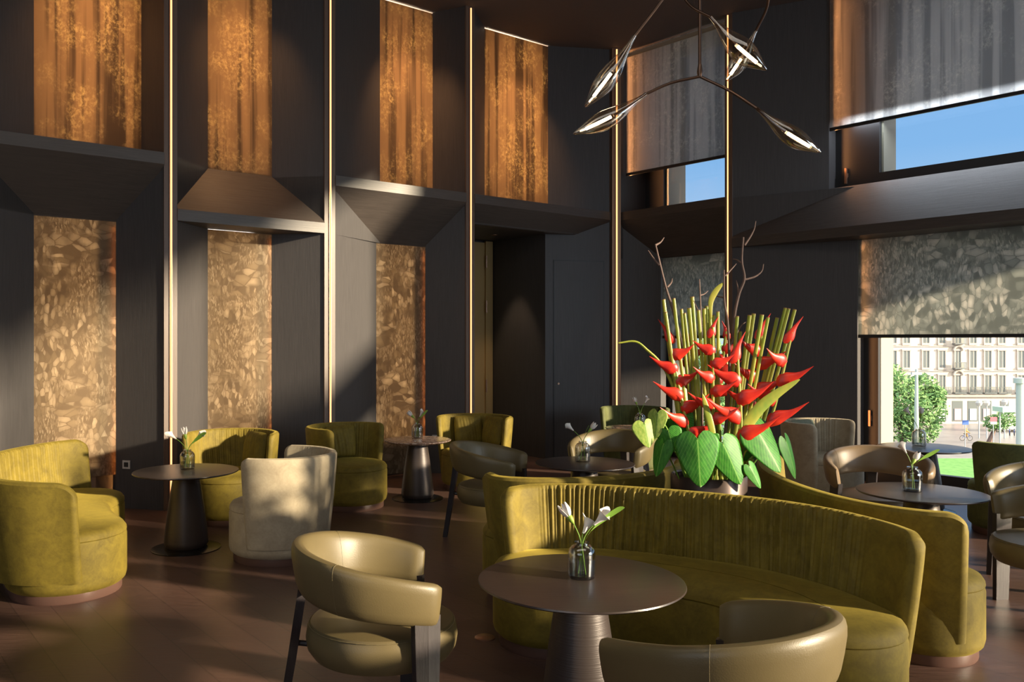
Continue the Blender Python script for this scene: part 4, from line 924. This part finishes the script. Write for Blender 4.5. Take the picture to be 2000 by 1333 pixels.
# sign with post, kiosk roof, thick post, van, rider, bikes
M['blue'] = mat('blue_sign', (.05, .14, .5), .5); M['redsign'] = mat('red_sign', (.6, .12, .16), .5)
def sign(u, v, Y, r, m_, label, m2=None):
    B = px(u, v, Y); h_ = B.z-GZ; B.z = GZ; o = empty('road_sign', tuple(B), 0, label, 'road sign'); MB().tube([(0, 0, 0), (0, 0, h_)], .05, 8).build('post', M['postgrey'], o)
    MB().box(-r, r, -.1, -.05, h_-r*.4, h_+r).build('plate', m_, o)
    if m2: MB().box(-r, r, -.1, -.05, h_-r*1.2, h_-r*.42).build('lower_plate', m2, o)
sign(1885, 828, 106, .40, M['blue'], 'blue road sign beside the rider'); sign(1940, 822, 108, .42, M['redsign'], 'red and white road sign left of the parked van', M['white'])
B = px(1992, 830, 100); B.z = GZ; o = empty('thick_post', tuple(B), 0, 'thick grey post at the right edge of the street view', 'post'); MB().tube([(0, 0, 0), (0, 0, 8.6)], .42, 14).build('shaft', M['postgrey'], o, True); MB().rev([(0, 8.6), (.7, 8.6), (.7, 9.2), (0, 9.3)], 14).build('cap', M['postgrey'], o, True)
B = px(1972, 800, 104); B.z = GZ; o = empty('kiosk_canopy', tuple(B), 0, 'pale green flat canopy on posts before the shops', 'canopy'); MB().box(-1.5, 1.4, -1, 1, 4.9, 5.5).build('roof', mat('pale_green_roof', (.5, .62, .56), .5), o); 
for xx in (-1.2, 1.1): MB().tube([(xx, 0, 0), (xx, 0, 4.9)], .08, 8).build('post', M['postgrey'], o)
B = px(1970, 838, 127); B.z = GZ
o = empty('white_van', tuple(B), R(8), 'white van parked in front of the shops', 'van'); MB().loft([[(x, yy, z) for x, z in ((-2.4, .4), (2.4, .4), (2.4, 1.1), (2.1, 1.3), (1.5, 2.1), (-2.4, 2.1))] for yy in (-.95, .95)]).build('body', mat('van_white', (.75, .75, .74), .35), o)
MB().box(1.0, 1.9, -.97, .97, 1.35, 1.9).build('side_window', M['wpane'], o)
for xx in (-1.5, 1.5):
    for yy in (-.9, .9): MB().tube([(xx, yy-.12, .38), (xx, yy+.12, .38)], .38, 16).build('wheel', M['black'], o, True)
def bicycle(B, label, rz=0):
    o = empty('bicycle', tuple(B), rz, label, 'bicycle', 'parked bicycles')
    for xx in (-.52, .52): MB().tube([(xx+.34*math.cos(2*PI*k/20), 0, .36+.34*math.sin(2*PI*k/20)) for k in range(21)], .03, 6).build('wheel', M['black'], o)
    MB().tube([(-.52, 0, .36), (-.2, 0, .9), (.4, 0, .95), (.52, 0, .36)], .03, 6).tube([(-.2, 0, .9), (0, 0, .36), (.4, 0, .95)], .03, 6).build('frame', M['blue'], o)
    MB().tube([(.4, -.25, 1.05), (.4, .25, 1.05)], .03, 6).build('handlebar', M['black'], o); MB().box(-.35, -.1, -.08, .08, .93, 1.0).build('saddle', M['black'], o); return o
for k, u in enumerate((1952, 1962, 1972, 1981)):
    B = px(u, 852, 118); B.z = GZ; B.y = 1.0*(HC-GZ)*F/(852-HY); B.x = (u-PX)/F*B.y; bicycle(B, ('leftmost', 'second from left', 'third from left', 'rightmost')[k]+' bicycle parked in the row left of the thick post', R(60))
BY = (HC-GZ)*F/(862-HY); B = Vector(((1887-PX)/F*BY, BY, GZ)); bicycle(B, 'bicycle ridden by the person in orange'); pr = empty('person', (B.x, B.y, GZ), 0, 'person in an orange top riding a bicycle across the square', 'person')
bm = bmesh.new(); vs = {}; 
sk = {'p': (-.2, 0, 1.02, .15), 'c': (-.02, 0, 1.42, .17), 'n': (.04, 0, 1.58, .07), 'h': (.06, 0, 1.72, .11), 'e1': (.18, .2, 1.25, .05), 'w1': (.4, .2, 1.08, .04), 'e2': (.18, -.2, 1.25, .05), 'w2': (.4, -.2, 1.08, .04), 'k1': (.15, .12, .75, .08), 'f1': (.02, .12, .25, .05), 'k2': (.1, -.12, .9, .08), 'f2': (.05, -.12, .5, .05)}
for k, (x, y, z, r) in sk.items(): vs[k] = bm.verts.new((x, y, z))
for a, c in (('p', 'c'), ('c', 'n'), ('n', 'h'), ('c', 'e1'), ('e1', 'w1'), ('c', 'e2'), ('e2', 'w2'), ('p', 'k1'), ('k1', 'f1'), ('p', 'k2'), ('k2', 'f2')): bm.edges.new((vs[a], vs[c]))
me = bpy.data.meshes.new('body'); bm.to_mesh(me); bm.free(); me.materials.append(mat('rider_cloth', (.75, .42, .15), .8)); o = bpy.data.objects.new('body', me); C.objects.link(o); o.parent = pr
sm = o.modifiers.new('skin', 'SKIN')
for i, (k, (x, y, z, r)) in enumerate(sk.items()): me.skin_vertices[0].data[i].radius = (r, r)
me.skin_vertices[0].data[0].use_root = True; o.modifiers.new('sub', 'SUBSURF').levels = 1
